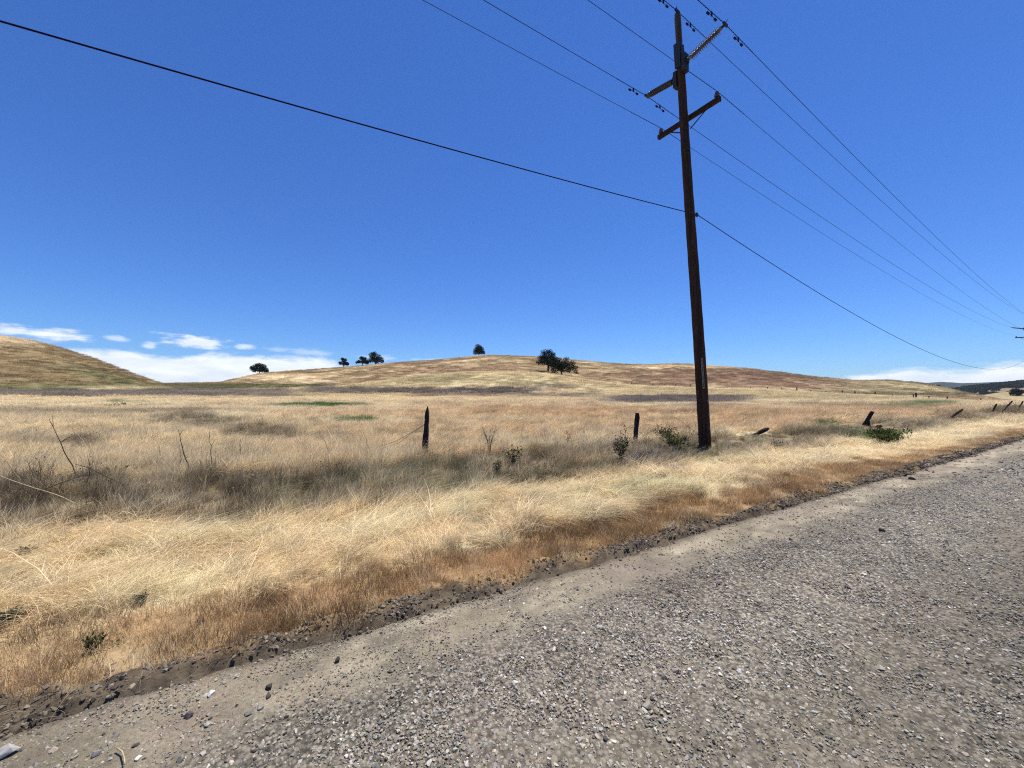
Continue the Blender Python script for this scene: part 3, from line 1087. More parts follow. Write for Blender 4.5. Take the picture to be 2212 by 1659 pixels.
def grass_near():
    groups = {'dry_grass': [], 'brown_grass': [], 'dead_weeds': [], 'green_weeds': []}

    def emit(kind, X, Y, Z, idx, rz, tilt, sc, col):
        if len(X) == 0:
            return
        low = np.ones(len(X))
        for px_, py_, dep, w_ in ((1640, 935, 13.6, .9), (1872, 915, 17.0, 1.2), (2065, 895, 21.8, 1.6), (1524, 975, 10.6, .3), (2180, 880, 25.3, 1.5)):
            q = at(px_, py_, dep); dd = math.hypot(q.x, q.y)
            ux, uy = q.x / dd, q.y / dd
            al = X * ux + Y * uy; ac = np.abs(-X * uy + Y * ux)
            low = np.minimum(low, 1 - .62 * (1 - sstep(ac, w_ * .7, w_ * 1.3)) * sstep(al, dd - 3.6 - w_, dd - 2.4) * (1 - sstep(al, dd + .5, dd + 1.2)))
        sc = np.asarray(sc)
        sc = sc * low if sc.ndim == 1 else sc * low[:, None]
        rot = np.stack([tilt * rng.normal(size=len(X)), tilt * rng.normal(size=len(X)), rz], 1)
        scl = np.asarray(sc)[..., None] * np.array((1, 1, ZK[0])) if np.ndim(sc) == 1 else sc * np.array((1, 1, ZK[0]))
        groups[kind].append((np.stack([X, Y, Z], 1), idx, rot, scl, col))

    for (dens, r0, r1, size, seed, zk) in ((160, 1.9, 6, .8, 1, 1.0), (95, 6, 12, 1.0, 2, .85), (42, 12, 22, 1.25, 3, .62), (20, 22, 36, 1.6, 4, .48)):
        ZK[0] = zk
        X, Y, r = frustum_points(dens, r0, r1, 2.86, None, seed=seed)
        Z = ground_h(X, Y)
        c, weed, green, d = veg(X, Y, Z)
        cl = fbm(X / (.30 * size), Y / (.30 * size), 140, 3); cl2 = fbm(X / (.45 * size) + 50, Y / (.32 * size), 141, 3)
        n = len(X); u = r.random(n); sc = size * r.uniform(.7, 1.2, n) * (.92 + .70 * cl)
        jit = ((1 + .16 * r.normal(size=n) + .55 * cl2) * np.where(r.random(n) < .10, .5, 1.0))[:, None]
        jit = jit * np.array((1, 1, 1)) ** 1
        t = d['t']
        bare = (d['dz'] > .35 + .6 * r.random(n) ** 2)
        isb = (d['br'] > r.random(n)) & ~bare
        isst = (d['st'] > r.random(n)) & ~isb & ~bare
        isg = (green > r.random(n) * .9) & ~isb & ~isst & ~bare
        dk = sstep(fbm(X / .55, Y / .40, 142, 3), -.05, .30)
        gap = (r.random(n) < .55 * sstep(fbm(X / .5, Y / .35, 145, 3), .22, .5)) & (d['st'] > .5)
        isst = isst & ~gap
        isw = (weed > .25 + .75 * r.random(n)) & ~isb & ~isst & ~isg & ~bare
        rest = ~(isb | isst | isg | isw | bare | gap)
        pf = (r.random(n) < .07)[:, None]
        cb = np.where(pf, C_STRAW * .95, c * jit)
        emit('brown_grass', X[isb], Y[isb], Z[isb], 11 + r.integers(0, 4, isb.sum()), r.uniform(0, 6.28, isb.sum()), .12, sc[isb] * 1.0, cb[isb] * 1.05)
        # straw strip: mostly matted, following a swirling flow
        mt = isst & (u < .80)
        emit('dry_grass', X[mt], Y[mt], Z[mt], 5 + r.integers(0, 6, mt.sum()), flow(X[mt], Y[mt]) + np.where(r.random(mt.sum()) < .35, 1.6, .40) * r.normal(size=mt.sum()), .10, sc[mt] * .80, (c * jit)[mt] * 1.25)
        m2 = isst & ~mt
        k = m2.sum()
        sz = np.stack([sc[m2] * .75] * 2 + [sc[m2] * .48], 1)
        emit('dry_grass', X[m2], Y[m2], Z[m2], r.integers(0, 5, k), r.normal(0, .5, k), .15, sz, (c * jit)[m2] * 1.08)
        # fence strip: grass, dead weeds
        wm = isw & (u < .10 + .30 * dk)
        k = wm.sum()
        emit('dead_weeds', X[wm], Y[wm], Z[wm], 15 + r.integers(0, 5, k), r.uniform(0, 6.28, k), .12, sc[wm] * .72, (c * jit)[wm] * np.array((.56, .48, .38)))
        tall = isw & (r.random(n) < .035)
        k = tall.sum()
        emit('dead_weeds', X[tall], Y[tall], Z[tall], 15 + r.integers(0, 5, k), r.uniform(0, 6.28, k), .10, np.stack([sc[tall] * .6, sc[tall] * .6, sc[tall] * 1.35], 1), (np.broadcast_to(C_WEED * .45, c.shape) * jit)[tall])
        wm = isw & (u >= .10 + .30 * dk)
        k = wm.sum()
        emit('dry_grass', X[wm], Y[wm], Z[wm], r.integers(0, 5, k), r.normal(0, .8, k), .2, sc[wm] * .72, lerp(lerp(c, C_STRAW, np.where(r.random(n) < .6, .85, .35)), C_WEED * .50, dk * np.where(r.random(n) < .25, .1, .85))[wm] * jit[wm])
        k = isg.sum()
        emit('green_weeds', X[isg], Y[isg], Z[isg], 20 + r.integers(0, 3, k), r.uniform(0, 6.28, k), .15, sc[isg] * 1.0, (np.broadcast_to(C_GREEN * 1.5, c.shape) * jit)[isg])
        k = rest.sum()
        emit('dry_grass', X[rest], Y[rest], Z[rest], np.where(r.random(k) < .75, r.integers(0, 5, k), r.integers(5, 11, k)), r.normal(0, .55, k), .16, sc[rest] * .95, (c * jit)[rest] * 1.08)
        # small green herbs dotted in the verge
        h = (~bare) & (r.random(n) < .004) & (t > 3.3)
        emit('green_weeds', X[h], Y[h], Z[h], 20 + r.integers(0, 3, h.sum()), r.uniform(0, 6.28, h.sum()), .1, sc[h] * .35, np.broadcast_to(C_OLIVE * 1.0, c.shape)[h])
    # middle distance: wide patches
    ZK[0] = 1.0
    for (dens, r0, r1, size, seed) in ((2.6, 30, 60, 1.0, 5), (.85, 60, 100, 1.7, 6), (.33, 100, 165, 2.6, 7), (.15, 165, 318, 3.4, 8)):
        X, Y, r = frustum_points(dens, r0, r1, 3.3, None, 60, seed=seed)
        Z = ground_h(X, Y)
        c, weed, green, d = veg(X, Y, Z)
        n = len(X); u = r.random(n)
        jit = (1 + .12 * r.normal(size=n) + .34 * fbm(X / (2.2 * size), Y / (1.2 * size), 144, 3))[:, None]
        isw = weed > .35 + .6 * r.random(n)
        hs = size * (.30 if r0 > 160 else .45 if r0 > 90 else .55 if r0 > 50 else .75)
        sc = np.stack([size * r.uniform(.8, 1.3, n), size * r.uniform(.8, 1.3, n), hs * r.uniform(.6, 1.2, n) * (.95 + .7 * fbm(X / (1.6 * size), Y / (1.2 * size), 143, 3))], 1)
        k = isw.sum()
        emit('dead_weeds', X[isw], Y[isw], Z[isw], 30 + r.integers(0, 3, k), r.uniform(0, 6.28, k), .08, sc[isw] * np.array((1, 1, .95)), (c * jit)[isw])
        m = ~isw
        k = m.sum()
        emit('dry_grass', X[m], Y[m], Z[m], 23 + r.integers(0, 4, k), r.normal(0, .5, k), .08, sc[m], (c * jit)[m] * 1.08)
    # straws lying on the berm and the dirt
    X, Y, r = frustum_points(260, 1.7, 10, 1.2, 3.35, seed=9)
    t = road_t(X, Y)
    keep = r.random(len(X)) < np.where(t > 2.72, 1.0, .035)
    X, Y, t = X[keep], Y[keep], t[keep]
    n = len(X)
    Z = np.where(t > 2.75, ground_h(X, Y) + .012, .022)
    emit('dry_grass', X, Y, Z, 27 + r.integers(0, 3, n), r.uniform(0, 6.28, n), .10, r.uniform(.3, .9, n), np.broadcast_to(C_STRAW * .9, (n, 3)) * (1 + .15 * r.normal(size=n))[:, None])
    for nm, lab in (('dry_grass', 'dry straw coloured grass of the verge and field'), ('brown_grass', 'short brown grass strip beside the dirt edge of the road'),
                    ('dead_weeds', 'dark dead weeds along the fence line and in belts of the field'), ('green_weeds', 'green leafy weeds scattered in the dry grass')):
        L = groups[nm]
        P, idx, rot, scl, col = (np.concatenate([np.asarray(q[i]) for q in L]) for i in range(5))
        print(nm, len(P))
        scatter(nm, GC, P, idx, rot, scl, col, kind="stuff", label=lab, category="weeds" if 'weed' in nm else "grass")


grass_near()

# ------------------------------------------------------------------ stones of the road


def stone_mesh(seed, n=13, flat=.6):
    r = random.Random(seed)
    bm = bmesh.new()
    for k in range(n):
        v = Vector((r.gauss(0, 1), r.gauss(0, 1), r.gauss(0, 1))).normalized()
        v = Vector((v.x * r.uniform(.75, 1.1), v.y * .78 * r.uniform(.8, 1.1), v.z * flat))
        bm.verts.new(v)
    res = bmesh.ops.convex_hull(bm, input=bm.verts)
    for v in [v for v in bm.verts if not v.link_faces]:
        bm.verts.remove(v)
    me = bpy.data.meshes.new("stone")
    bm.to_mesh(me); bm.free()
    return me


SC = bpy.data.collections.new("stone_prototypes")
for k in range(12):
    me = stone_mesh(200 + k, 11 + k % 5, .5 + .04 * (k % 6))
    me.materials.append(M_STONE)
    SC.objects.link(bpy.data.objects.new("%03d_stone" % k, me))


def gravel():
    P, I, RO, SL, CO = [], [], [], [], []

    def add(X, Y, Z, size, r, base=None, dark=False):
        n = len(X)
        P.append(np.stack([X, Y, Z], 1)); I.append(r.integers(0, 12, n))
        RO.append(np.stack([r.normal(0, .35, n), r.normal(0, .35, n), r.uniform(0, 6.28, n)], 1))
        SL.append(size[:, None] * r.uniform(.75, 1.25, (n, 3)))
        g = np.clip(r.normal(.28, .11, n), .06, .7) if not dark else np.clip(r.normal(.13, .065, n), .03, .45)
        g = np.where(r.random(n) < .05, g * 1.8, g)
        tint = np.array([(1.0, .93, .80), (1.05, .95, .75), (.98, .96, .77), (1.02, .90, .82), (1.12, .92, .70)])[r.integers(0, 5, n)]
        if dark:
            tint = np.broadcast_to(np.array((1.08, .88, .66)), (n, 3))
        if not dark:
            g = g * (1 + .16 * np.cos(road_t(X, Y) * 3.3 + 1.2) + .22 * fbm(X / 1.6, Y / 1.6, 151, 3))
        CO.append(np.clip(g[:, None] * tint, 0, .8))

    for dens, r0, r1, s0, s1, seed in ((5200, 1.25, 3.2, .0035, .008, 1), (2300, 1.25, 3.2, .0065, .0150, 2), (2200, 3.2, 6.0, .005, .011, 3), (900, 3.2, 6.0, .009, .0165, 4),
                                       (1100, 6, 11, .006, .0099, 7), (520, 6, 11, .010, .018, 5), (130, 11, 22, .018, .03, 6)):
        X, Y, r = frustum_points(dens, r0, r1, None, 2.75, 120, seed=seed + 20)
        t = road_t(X, Y)
        g = gravel_amount(X, Y)
        small = s1 < .01
        keep = r.random(len(X)) < np.maximum(g * (.62 + .45 * sstep(fbm(X / .35, Y / .35, 120, 3), -.4, .2)), .60 if small else .13)
        X, Y = X[keep], Y[keep]
        size = s0 + (s1 - s0) * r.random(len(X)) ** 1.8
        size = np.where(r.random(len(X)) < .012, size * 1.8, size)
        Z = road_z(X, Y) + size * .15
        add(X, Y, Z, size, r)
    # clods of the berm
    X, Y, r = frustum_points(9500, 1.6, 30, 2.55, 3.4, 120, seed=31)
    t = road_t(X, Y)
    rr = np.hypot(X, Y)
    keep = (r.random(len(X)) < np.exp(-((t - 2.87 + .08 * fbm(road_s(X, Y) / .5, 0 * X, 130, 2)) / .12) ** 2) * (.25 + .75 * sstep(fbm(X / .3, Y / .3, 131, 3), -.4, .3))) & (r.random(len(X)) < np.clip(6 / rr, .2, 1) ** 1.3)
    X, Y, rr = X[keep], Y[keep], rr[keep]
    size = (.0030 + .019 * r.random(len(X)) ** 5) * np.clip(rr / 6, 1, 2.2)
    Z = np.maximum(ground_h(X, Y), -.01) + size * .2
    n0 = len(X)
    add(X, Y, Z, size, r, dark=True)
    P, I, RO, SL, CO = (np.concatenate(q) for q in (P, I, RO, SL, CO))
    clod = np.zeros(len(P), bool); clod[-n0:] = True
    print('gravel', len(P))
    scatter("gravel", SC, P[~clod], I[~clod], RO[~clod], SL[~clod], CO[~clod], kind="stuff", label="loose crushed grey gravel covering the road", category="gravel")
    scatter("dirt_clods", SC, P[clod], I[clod], RO[clod], SL[clod], CO[clod], kind="stuff", label="dark dirt clods heaped along the road edge", category="dirt")


def road_z(X, Y):
    T = road_t(X, Y)
    z = base_h(X, Y) + .018 * fbm(X / .5, Y / .5, 91, 4) + .02 * fbm(X / 2.5, Y / 2.5, 92, 3) + .012 * np.cos(T * 2.9)
    return z - .03 * sstep(T, 2.72, 2.9)


gravel()



def build_haze():
    me = new_mesh("haze", [(x, y, z) for z in (-66, 150) for y in (-1500, 7300) for x in (-7300, 7300)],
                  [(0, 2, 3, 1), (4, 5, 7, 6), (0, 1, 5, 4), (2, 6, 7, 3), (0, 4, 6, 2), (1, 3, 7, 5)])
    m, g, out = new_mat("thin_air")
    v = g.n('ShaderNodeVolumePrincipled')
    v.inputs['Color'].default_value = (.75, .86, 1, 1)
    v.inputs['Density'].default_value = HAZE
    v.inputs['Anisotropy'].default_value = .2
    g.put(out.inputs['Volume'], v.outputs[0])
    o = link("haze", me, m, kind="stuff", label="thin bluish haze over the land that pales the far hills", category="haze")


HAZE = 0.6e-4
build_haze()

# ------------------------------------------------------------------ single stones one can point at


def lone_stone(x, y, w, c, seed, label, flat=.6, name="stone"):
    """x, y of its foot in the source photograph's pixels, w its width there"""
    px, py = src(x, y)
    gx, gy = ground_at(px, py)
    size = w * .72 / 831 * gy / 2
    me = stone_mesh(seed, 13, flat)
    bm = bmesh.new(); bm.from_mesh(me)
    bmesh.ops.bevel(bm, geom=bm.edges[:], offset=.03, segments=1, affect='EDGES')
    bm.to_mesh(me); bm.free()
    m = mat_solid_stone("stone_%d" % seed, c)
    me.materials.append(m)
    z = float(road_z(np.array([gx]), np.array([gy]))[0])
    o = link(name, me, loc=(gx, gy, z + size * flat * .55))
    o.scale = (size, size, size)
    o.rotation_euler = (random.uniform(-.15, .15), random.uniform(-.15, .15), random.uniform(0, 6))
    o['label'] = label; o['category'] = "stone"; o['group'] = "larger stones lying on the road"


GREY, PALE, DARKS = (.30, .29, .27), (.62, .60, .56), (.09, .08, .07)
for a in ((22, 2262, 62, (.42, .40, .37), 1, "biggest pale grey rock at the lower left corner of the dirt shoulder", .75),
          (344, 2222, 34, (.20, .18, .15), 2, "dark brown angular stone on the bare dirt right of the corner rock", .6),
          (288, 2274, 30, GREY, 3, "grey stone on the dirt with its shadow beside the curved straw", .7),
          (333, 2290, 26, (.38, .36, .31), 4, "pale stone touching the upper end of the curved straw", .5),
          (408, 2250, 20, DARKS, 5, "small black stone on the dirt right of the curved straw", .6),
          (416, 2288, 24, PALE, 6, "small white flat stone near the bottom edge right of the curved straw", .4),
          (566, 2163, 34, (.10, .09, .085), 7, "longish black stone alone in the middle of the bare dirt", .55),
          (808, 2072, 30, (.05, .045, .04), 8, "black clod on the pale dirt at the upper edge of the gravel", .7),
          (805, 2098, 26, DARKS, 9, "dark stone just below the black clod at the gravel edge", .5),
          (748, 2150, 32, (.21, .20, .165), 10, "olive grey flat stone at the left edge of the gravel", .5),
          (782, 2132, 28, GREY, 11, "light grey stone above the olive grey flat stone", .5),
          (622, 2188, 24, (.34, .35, .30), 12, "pale greenish grey stone on the dirt left of the gravel", .55),
          (632, 2096, 30, PALE, 13, "whitish stone with a straw stub beside it near the dirt berm", .5),
          (1012, 1982, 22, (.05, .045, .04), 14, "round black stone at the upper fringe of the gravel", .9),
          (2218, 2008, 19, (.80, .79, .76), 15, "brightest white pebble in the middle of the gravel", .8),
          (1996, 2032, 26, (.22, .205, .165), 16, "olive brown stone left of the bright white pebble", .6),
          (1842, 2215, 30, (.58, .54, .42), 17, "long cream coloured stone with a dark stone at its left", .35),
          (1816, 2212, 20, (.09, .08, .07), 18, "dark stone touching the long cream coloured stone", .7),
          (1545, 2052, 24, (.55, .55, .53), 19, "pale elongated stone in the gravel above the long straw", .4),
          (2590, 1724, 22, (.50, .48, .42), 20, "pale flat stone lying alone on the right side of the gravel", .45),
          (2735, 1440, 24, (.045, .045, .05), 21, "black stone on the far road edge below the verge", .5),
          (2644, 1592, 22, (.05, .05, .055), 22, "black stone on the gravel left of the wheel track", .5)):
    lone_stone(*a)

# ------------------------------------------------------------------ utility poles and wires
LDIR = Vector((.840, .543, 0)).normalized()
PDIR = Vector((LDIR.y, -LDIR.x, 0))            # across the line, towards the road
UP = Vector((0, 0, 1))
POLE1 = Vector((*ground_at(1524, 972), 0)); POLE1.z = gz(POLE1.x, POLE1.y) - .03


def shed_profile(n, r_core, r_shed, a=.06, b=.94):
    pr = [(0, r_core * 1.1), (a, r_core * 1.1)]
    for k in range(n):
        t0 = a + (b - a) * k / n; dt = (b - a) / n
        rs = r_shed * (1.0 if k % 2 == 0 else .86)
        pr += [(t0 + dt * .05, r_core), (t0 + dt * .42, rs), (t0 + dt * .58, rs * .98), (t0 + dt * .72, r_core)]
    pr += [(b, r_core * 1.1), (1, r_core * 1.1)]
    return pr


def P_(x, y, d):
    return at(x, y, d) - POLE1


def build_pole(label):
    root = thing("utility_pole", label, "utility pole", POLE1, group="utility poles along the road")
    base = Vector((0, 0, -.35)); top = P_(1469, 132, 10.55)
    # shaft
    n = 40
    pts, rad = [], []
    for k in range(n + 1):
        s = k / n
        p = Vector((0, 0, 0)) + (top - Vector((0, 0, 0))) * s
        if k == 0: p = base
        pts.append(p + Vector((.012 * math.sin(s * 7), .01 * math.cos(s * 5), 0)))
        rad.append(.158 - .052 * s + .003 * math.sin(k * 2.1))
    m = MB().tube(pts, rad, 20)
    # drying cracks: shallow dents along the shaft
    rr = random.Random(4)
    V = [Vector(v) for v in m.V]
    for k in range(20):
        if rr.random() < .4:
            a0 = rr.randrange(0, n - 8); a1 = a0 + rr.randrange(5, 20)
            for q in range(a0, min(a1, n)):
                i = q * 20 + k
                V[i] = V[i] + (pts[q] - V[i]) * .10
    m.V = [tuple(v) for v in V]
    m.build("pole_shaft", M_POLE, root, True)
    axis = lambda y, off=0: P_(1522 + (1469 - 1522) * (972 - y) / (972 - 132), y, POLE1.y)

    # crossarm with end insulators and braces
    c = axis(253) + LDIR * .165
    hw = .93
    e1, e2 = c + PDIR * hw, c - PDIR * hw
    MB().box(c, PDIR, LDIR, UP, hw, .045, .058).build("crossarm", M_ARM, root)
    for e, sg in ((e1, 1), (e2, -1)):
        q = e - PDIR * .09 * sg
        pin = MB().tube([q + UP * .05, q + UP * .16], .012, 8).build("insulator_pin", M_STEEL, root)
        MB().lathe(q + UP * .085, q + UP * .235, [(0, .03), (.08, .062), (.2, .068), (.3, .05), (.42, .062), (.55, .055), (.66, .034), (.74, .044), (.9, .042), (1, .02)], 16).build("pin_insulator", M_PORC, root, True)
        MB().box(e - PDIR * .025 * sg, PDIR, LDIR, UP, .012, .05, .063).build("end_plate", M_STEEL, root)
    pc = axis(277)
    for sg in (1, -1):
        a = c + PDIR * sg * .52 - UP * .06 + LDIR * .02
        b = pc + PDIR * sg * .10 + LDIR * .12 - UP * .03
        MB().box((a + b) / 2, (b - a).normalized(), LDIR, (b - a).normalized().cross(LDIR), (b - a).length / 2, .004, .016).build("brace", M_STEEL, root)
    MB().tube([c + LDIR * .08, c - LDIR * .33], .011, 8).build("through_bolt", M_STEEL, root)
    # pole-top extension plate and post insulators
    t0, t1 = axis(150), axis(98)
    ax = (t1 - t0).normalized()
    MB().box((t0 + t1) / 2 - LDIR * .125, PDIR, LDIR, ax, .085, .012, (t1 - t0).length / 2).box((t0 + t1) / 2 + PDIR * .02, PDIR, LDIR, ax, .075, .08, (t1 - t0).length / 2 * .92) \
        .build("pole_top_bracket", M_STEEL, root)
    attach = {}

    def insulator(a, b, n, rc, rs, mt=None):
        d = (b - a).normalized()
        MB().tube([a - d * .10, a + d * .02], .045, 12).build("base_fitting", M_STEEL, root, True)
        MB().lathe(a, b - d * .06, shed_profile(n, rc, rs), 18).build("post_insulator", mt or M_POLY, root, False)
        m = MB().tube([b - d * .07, b + d * .03], .032, 10)
        m.box(b + d * .03 + UP * .0, LDIR, PDIR, UP, .09, .022, .03)
        m.tube([b + d * .02 - LDIR * .02, b + d * .10 + UP * .05 - LDIR * .02], .008, 6)
        m.build("wire_clamp", M_STEEL, root)
        return b + d * .03
    # top one stands up
    a = P_(1467.5, 97, 10.55); b = P_(1463, 26, 10.55)
    attach['top'] = insulator(a, b, 24, .07, .088)
    # towards the road
    s0 = axis(141)
    a = s0 + PDIR * .26; b = P_(1564, 55, 9.62)
    MB().box(s0 + PDIR * .14 - UP * .03, PDIR, LDIR, UP, .05, .10, .24).box(s0 + PDIR * .20, PDIR, LDIR, UP, .03, .06, .08).build("insulator_bracket", M_STEEL, root)
    attach['road'] = insulator(a, b, 17, .045, .115, M_POLY_SUNLIT)
    # towards the field
    s1 = axis(163)
    a = s1 - PDIR * .26; b = P_(1399, 207, 11.58)
    MB().box(s1 - PDIR * .14 - UP * .05, PDIR, LDIR, UP, .05, .09, .22).box(s1 - PDIR * .20, PDIR, LDIR, UP, .03, .06, .08).build("insulator_bracket", M_STEEL, root)
    attach['field'] = insulator(a, b, 24, .068, .085)
    # number strip and reflective nails
    f = Vector((-.45, -.89, 0)).normalized()
    side = Vector((f.y, -f.x, 0))
    for nm, yy0, yy1 in (("number_strip", 776, 838),):
        a, b = axis(838), axis(776)
        ax = (b - a).normalized(); rc = .158
        fo = Vector((.05, -1, 0)).normalized(); so = Vector((-fo.y, fo.x, 0))
        cc = (a + b) / 2 + fo * (rc - .008)
        m = MB(); L = (b - a).length / 2
        for sg in (-1, 1):
            m.box(cc + so * sg * .021, so, fo, ax, .006, .004, L)
        for k in range(13):
            m.box(cc + ax * (-L + 2 * L * k / 12), so, fo, ax, .021, .004, .010 if k % 3 else .022)
        m.build("number_strip", M_TAG, root)
    for yy in (865, 895, 924):
        a = axis(yy); fo = Vector((.62, -.78, 0)).normalized()
        MB().box(a + fo * .172, Vector((-fo.y, fo.x, 0)), fo, UP, .018, .003, .016).build("reflector_tag", M_TAG, root)
    # communication cable bracket
    k = axis(470)
    MB().tube([k + PDIR * .12, k + PDIR * .22 - LDIR * .0], .014, 8).box(k + PDIR * .20, PDIR, LDIR, UP, .02, .04, .05).build("cable_clamp", M_STEEL, root)
    attach['cable'] = k + PDIR * .21
    attach['arm_road'] = e1 - PDIR * .09 + UP * .245
    attach['arm_field'] = e2 + PDIR * .09 + UP * .245
    return root, attach


pole1, ATT = build_pole("nearest tall dark wooden utility pole leaning left in the weeds by the broken fence")
POLE2 = Vector((at(2219, 800, 52.5).x, 52.5, 0)); POLE2.z = gz(POLE2.x, POLE2.y)


def dup_tree(root, loc, rz, label):
    r = root.copy(); COL.objects.link(r); r.location = loc; r.rotation_euler = (0, 0, rz); r['label'] = label
    for ch in list(root.children):
        c = ch.copy(); COL.objects.link(c); c.parent = r
        for gch in list(ch.children):
            d = gch.copy(); COL.objects.link(d); d.parent = c
    return r


pole2 = dup_tree(pole1, POLE2, 0, "distant utility pole cut off by the right edge of the picture")
pole2.rotation_euler = (0, R(3.0), 0)
SPAN = POLE2 - POLE1


def wire(key, rad, sag_r, sag_l, label, mat=M_WIRE, dampers=True, rods=True, name="power_line"):
    """one conductor hanging over both spans, carried by the near pole"""
    a = POLE1 + ATT[key]
    rot = Matrix.Rotation(R(3.0), 3, 'Y')
    b = POLE2 + rot @ ATT[key]
    z0 = POLE1 - SPAN + ATT[key] + Vector((0, 0, .2))
    root = thing(name, label, "power line" if name == "power_line" else "cable", a, group="wires strung between the utility poles")

    def f(s):     # s in -1..1
        if s >= 0:
            p = a.lerp(b, s); p.z -= 4 * sag_r * s * (1 - s)
        else:
            p = a.lerp(z0, -s); p.z -= 4 * sag_l * (-s) * (1 + s)
        return p - a
    ss = [-1 + k / 70 for k in range(70)] + [k / 60 for k in range(61)]
    MB().tube([f(s) for s in ss], rad, 6).build("conductor", mat, root, True)
    L = SPAN.length
    if rods:
        for sg in (-1, 1):
            m = MB()
            pts = []
            for k in range(60):
                s = sg * (.05 + k * .022) / L
                p = f(s) + Vector((0, 0, 1)) * .008 * math.cos(k * 1.3) + PDIR * .008 * math.sin(k * 1.3)
                pts.append(p)
            m.tube(pts, rad * .9, 5).build("armour_rod", mat, root)
    if dampers:
        for sg in (-1, 1):
            s = sg * .62 / L
            p = f(s); m = MB()
            d = (f(s + .002) - f(s)).normalized()
            m.box(p - UP * .045, d, PDIR, UP, .022, .012, .055)
            m.tube([p - UP * .10 - d * .17, p - UP * .092, p - UP * .10 + d * .17], .006, 5)
            for q in (-1, 1):
                m.tube([p - UP * .105 + d * q * .12, p - UP * .107 + d * q * .20], .027, 9)
            m.build("vibration_damper", M_WIRE, root)
    return root


wire('top', .0075, .9, .8, "power wire on the topmost upright insulator of the pole")
wire('road', .0075, .9, .8, "power wire on the insulator that juts out over the road")
wire('field', .0075, .9, .8, "power wire on the insulator that juts out over the field")
wire('arm_road', .0055, 1.0, .8, "thin wire on the road side end of the wooden crossarm", dampers=False)
wire('arm_field', .0055, 1.0, .8, "thin wire on the field side end of the wooden crossarm", dampers=False)
wire('cable', .010, 2.75, 2.15, "thick black cable hanging lowest, halfway up the pole", M_CABLE, False, False, name="cable")

# ------------------------------------------------------------------ broken fence near the road


def post(name, pts, rads, label, mat=M_POST, extra=None, sides=10, seed=0, group="posts of the broken fence by the road"):
    """post through world points with a radius at each; ragged, slightly faceted"""
    r = random.Random(seed)
    base = Vector(pts[0])
    root = thing(name, label, "fence post", base, group=group)
    loc = [Vector(p) - base for p in pts]
    V, F = tube(loc, rads, sides)
    V = [v + Vector((r.uniform(-.007, .007), r.uniform(-.007, .007), r.uniform(-.01, .01))) for v in V]
    me = new_mesh("post_body", V, F, False)
    link("post_body", me, mat, root)
    if extra:
        extra(root, base)
    return root


def gp(x, y, d, dz=0):
    p = at(x, y, d); p.z += dz
    return p


def spl(a, b, n):
    a, b = Vector(a), Vector(b)
    return [a.lerp(b, k / n) for k in range(n + 1)]


# tall post with a pointed top
d = 8.6
b1 = gp(915.5, 1004, d, -.12); t1 = gp(923.5, 878, d)
cl = spl(b1, t1, 14)
rad = [.083, .081, .079, .077, .075, .073, .070, .070, .058, .052, .050, .049, .052, .038, .008]


def p1_extra(root, base):
    wire_pts = []
    for k in range(46):
        s = .30 + .20 * k / 45
        c = b1.lerp(t1, s); a = k * .62
        rr_ = .080
        wire_pts.append(c - base + Vector((math.cos(a) * rr_, math.sin(a) * rr_, .008 * math.sin(a))))
    MB().tube(wire_pts, .0022, 4).build("wire_wrap", M_TAG, root)


post("fence_post", cl, rad, "tall charred fence post with a pointed top, standing upright in the weeds", extra=p1_extra, seed=1)
d2 = 11.3
b2 = gp(1370, 970, d2, -.15); t2 = gp(1377, 892, d2)
post("fence_post", spl(b2, t2, 9), [.068, .068, .067, .066, .066, .068, .066, .066, .067, .052], "charred fence post with a blunt top standing left of the utility pole", seed=2)
# fallen post right of the pole
b3 = gp(1620, 944, 13.6, .0); t3 = gp(1661, 928, 13.3, .05)
post("fallen_post", spl(b3, t3, 7), [.05, .052, .055, .06, .065, .068, .064, .042], "broken post tilted low out of the grass just right of the utility pole", M_POST_BROWN, seed=3)
# leaning post and its prop
b4 = gp(1860, 925, 17.0, -.1); t4 = gp(1885, 889, 16.7)
post("fence_post", spl(b4, t4, 7), [.085, .085, .08, .078, .075, .073, .072, .068], "dark post leaning steeply to the right above the green weeds", seed=4)
b5 = gp(1878, 927, 16.6, -.1); t5 = gp(1874, 903, 16.7)
post("prop_post", spl(b5, t5, 4), [.075, .072, .07, .066, .062], "short upright post propping the leaning dark post", seed=5)
b6 = gp(1884, 927, 16.6, -.02); t6 = gp(1904, 919, 16.4)
post("fallen_post", spl(b6, t6, 4), [.05, .06, .075, .08, .05], "short broken post end lying beside the leaning dark post", M_POST_BROWN, seed=6)
b7 = gp(2050, 905, 21.9); t7 = gp(2080, 884, 21.6)
post("fallen_post", spl(b7, t7, 7), [.035, .045, .052, .058, .06, .06, .056, .04], "long thin post tilted alone in front of the grassy bank", M_POST_BROWN, seed=7)
b8 = gp(2164, 884, 25.5, -.2); t8 = gp(2187, 866, 25.3)
post("fallen_post", spl(b8, t8, 6), [0.021, 0.025, 0.028, 0.035, 0.042, 0.045, 0.035], "tilted post with a thick head rising from the far weeds", M_POST_BROWN, seed=8)
b9 = gp(2198, 880, 26.7, -.2); t9 = gp(2210, 866.5, 26.5)
post("fallen_post", spl(b9, t9, 5), [0.028, 0.032, 0.035, 0.038, 0.042, 0.035], "last tilted post at the right edge of the picture", M_POST_BROWN, seed=9)
b10 = gp(2144, 882, 24.6, -.2); t10 = gp(2153, 872.5, 24.5)
post("fallen_post", spl(b10, t10, 4), [0.035, 0.035, 0.038, 0.042, 0.035], "stub of a post barely showing above the far weeds", M_POST_BROWN, seed=10)


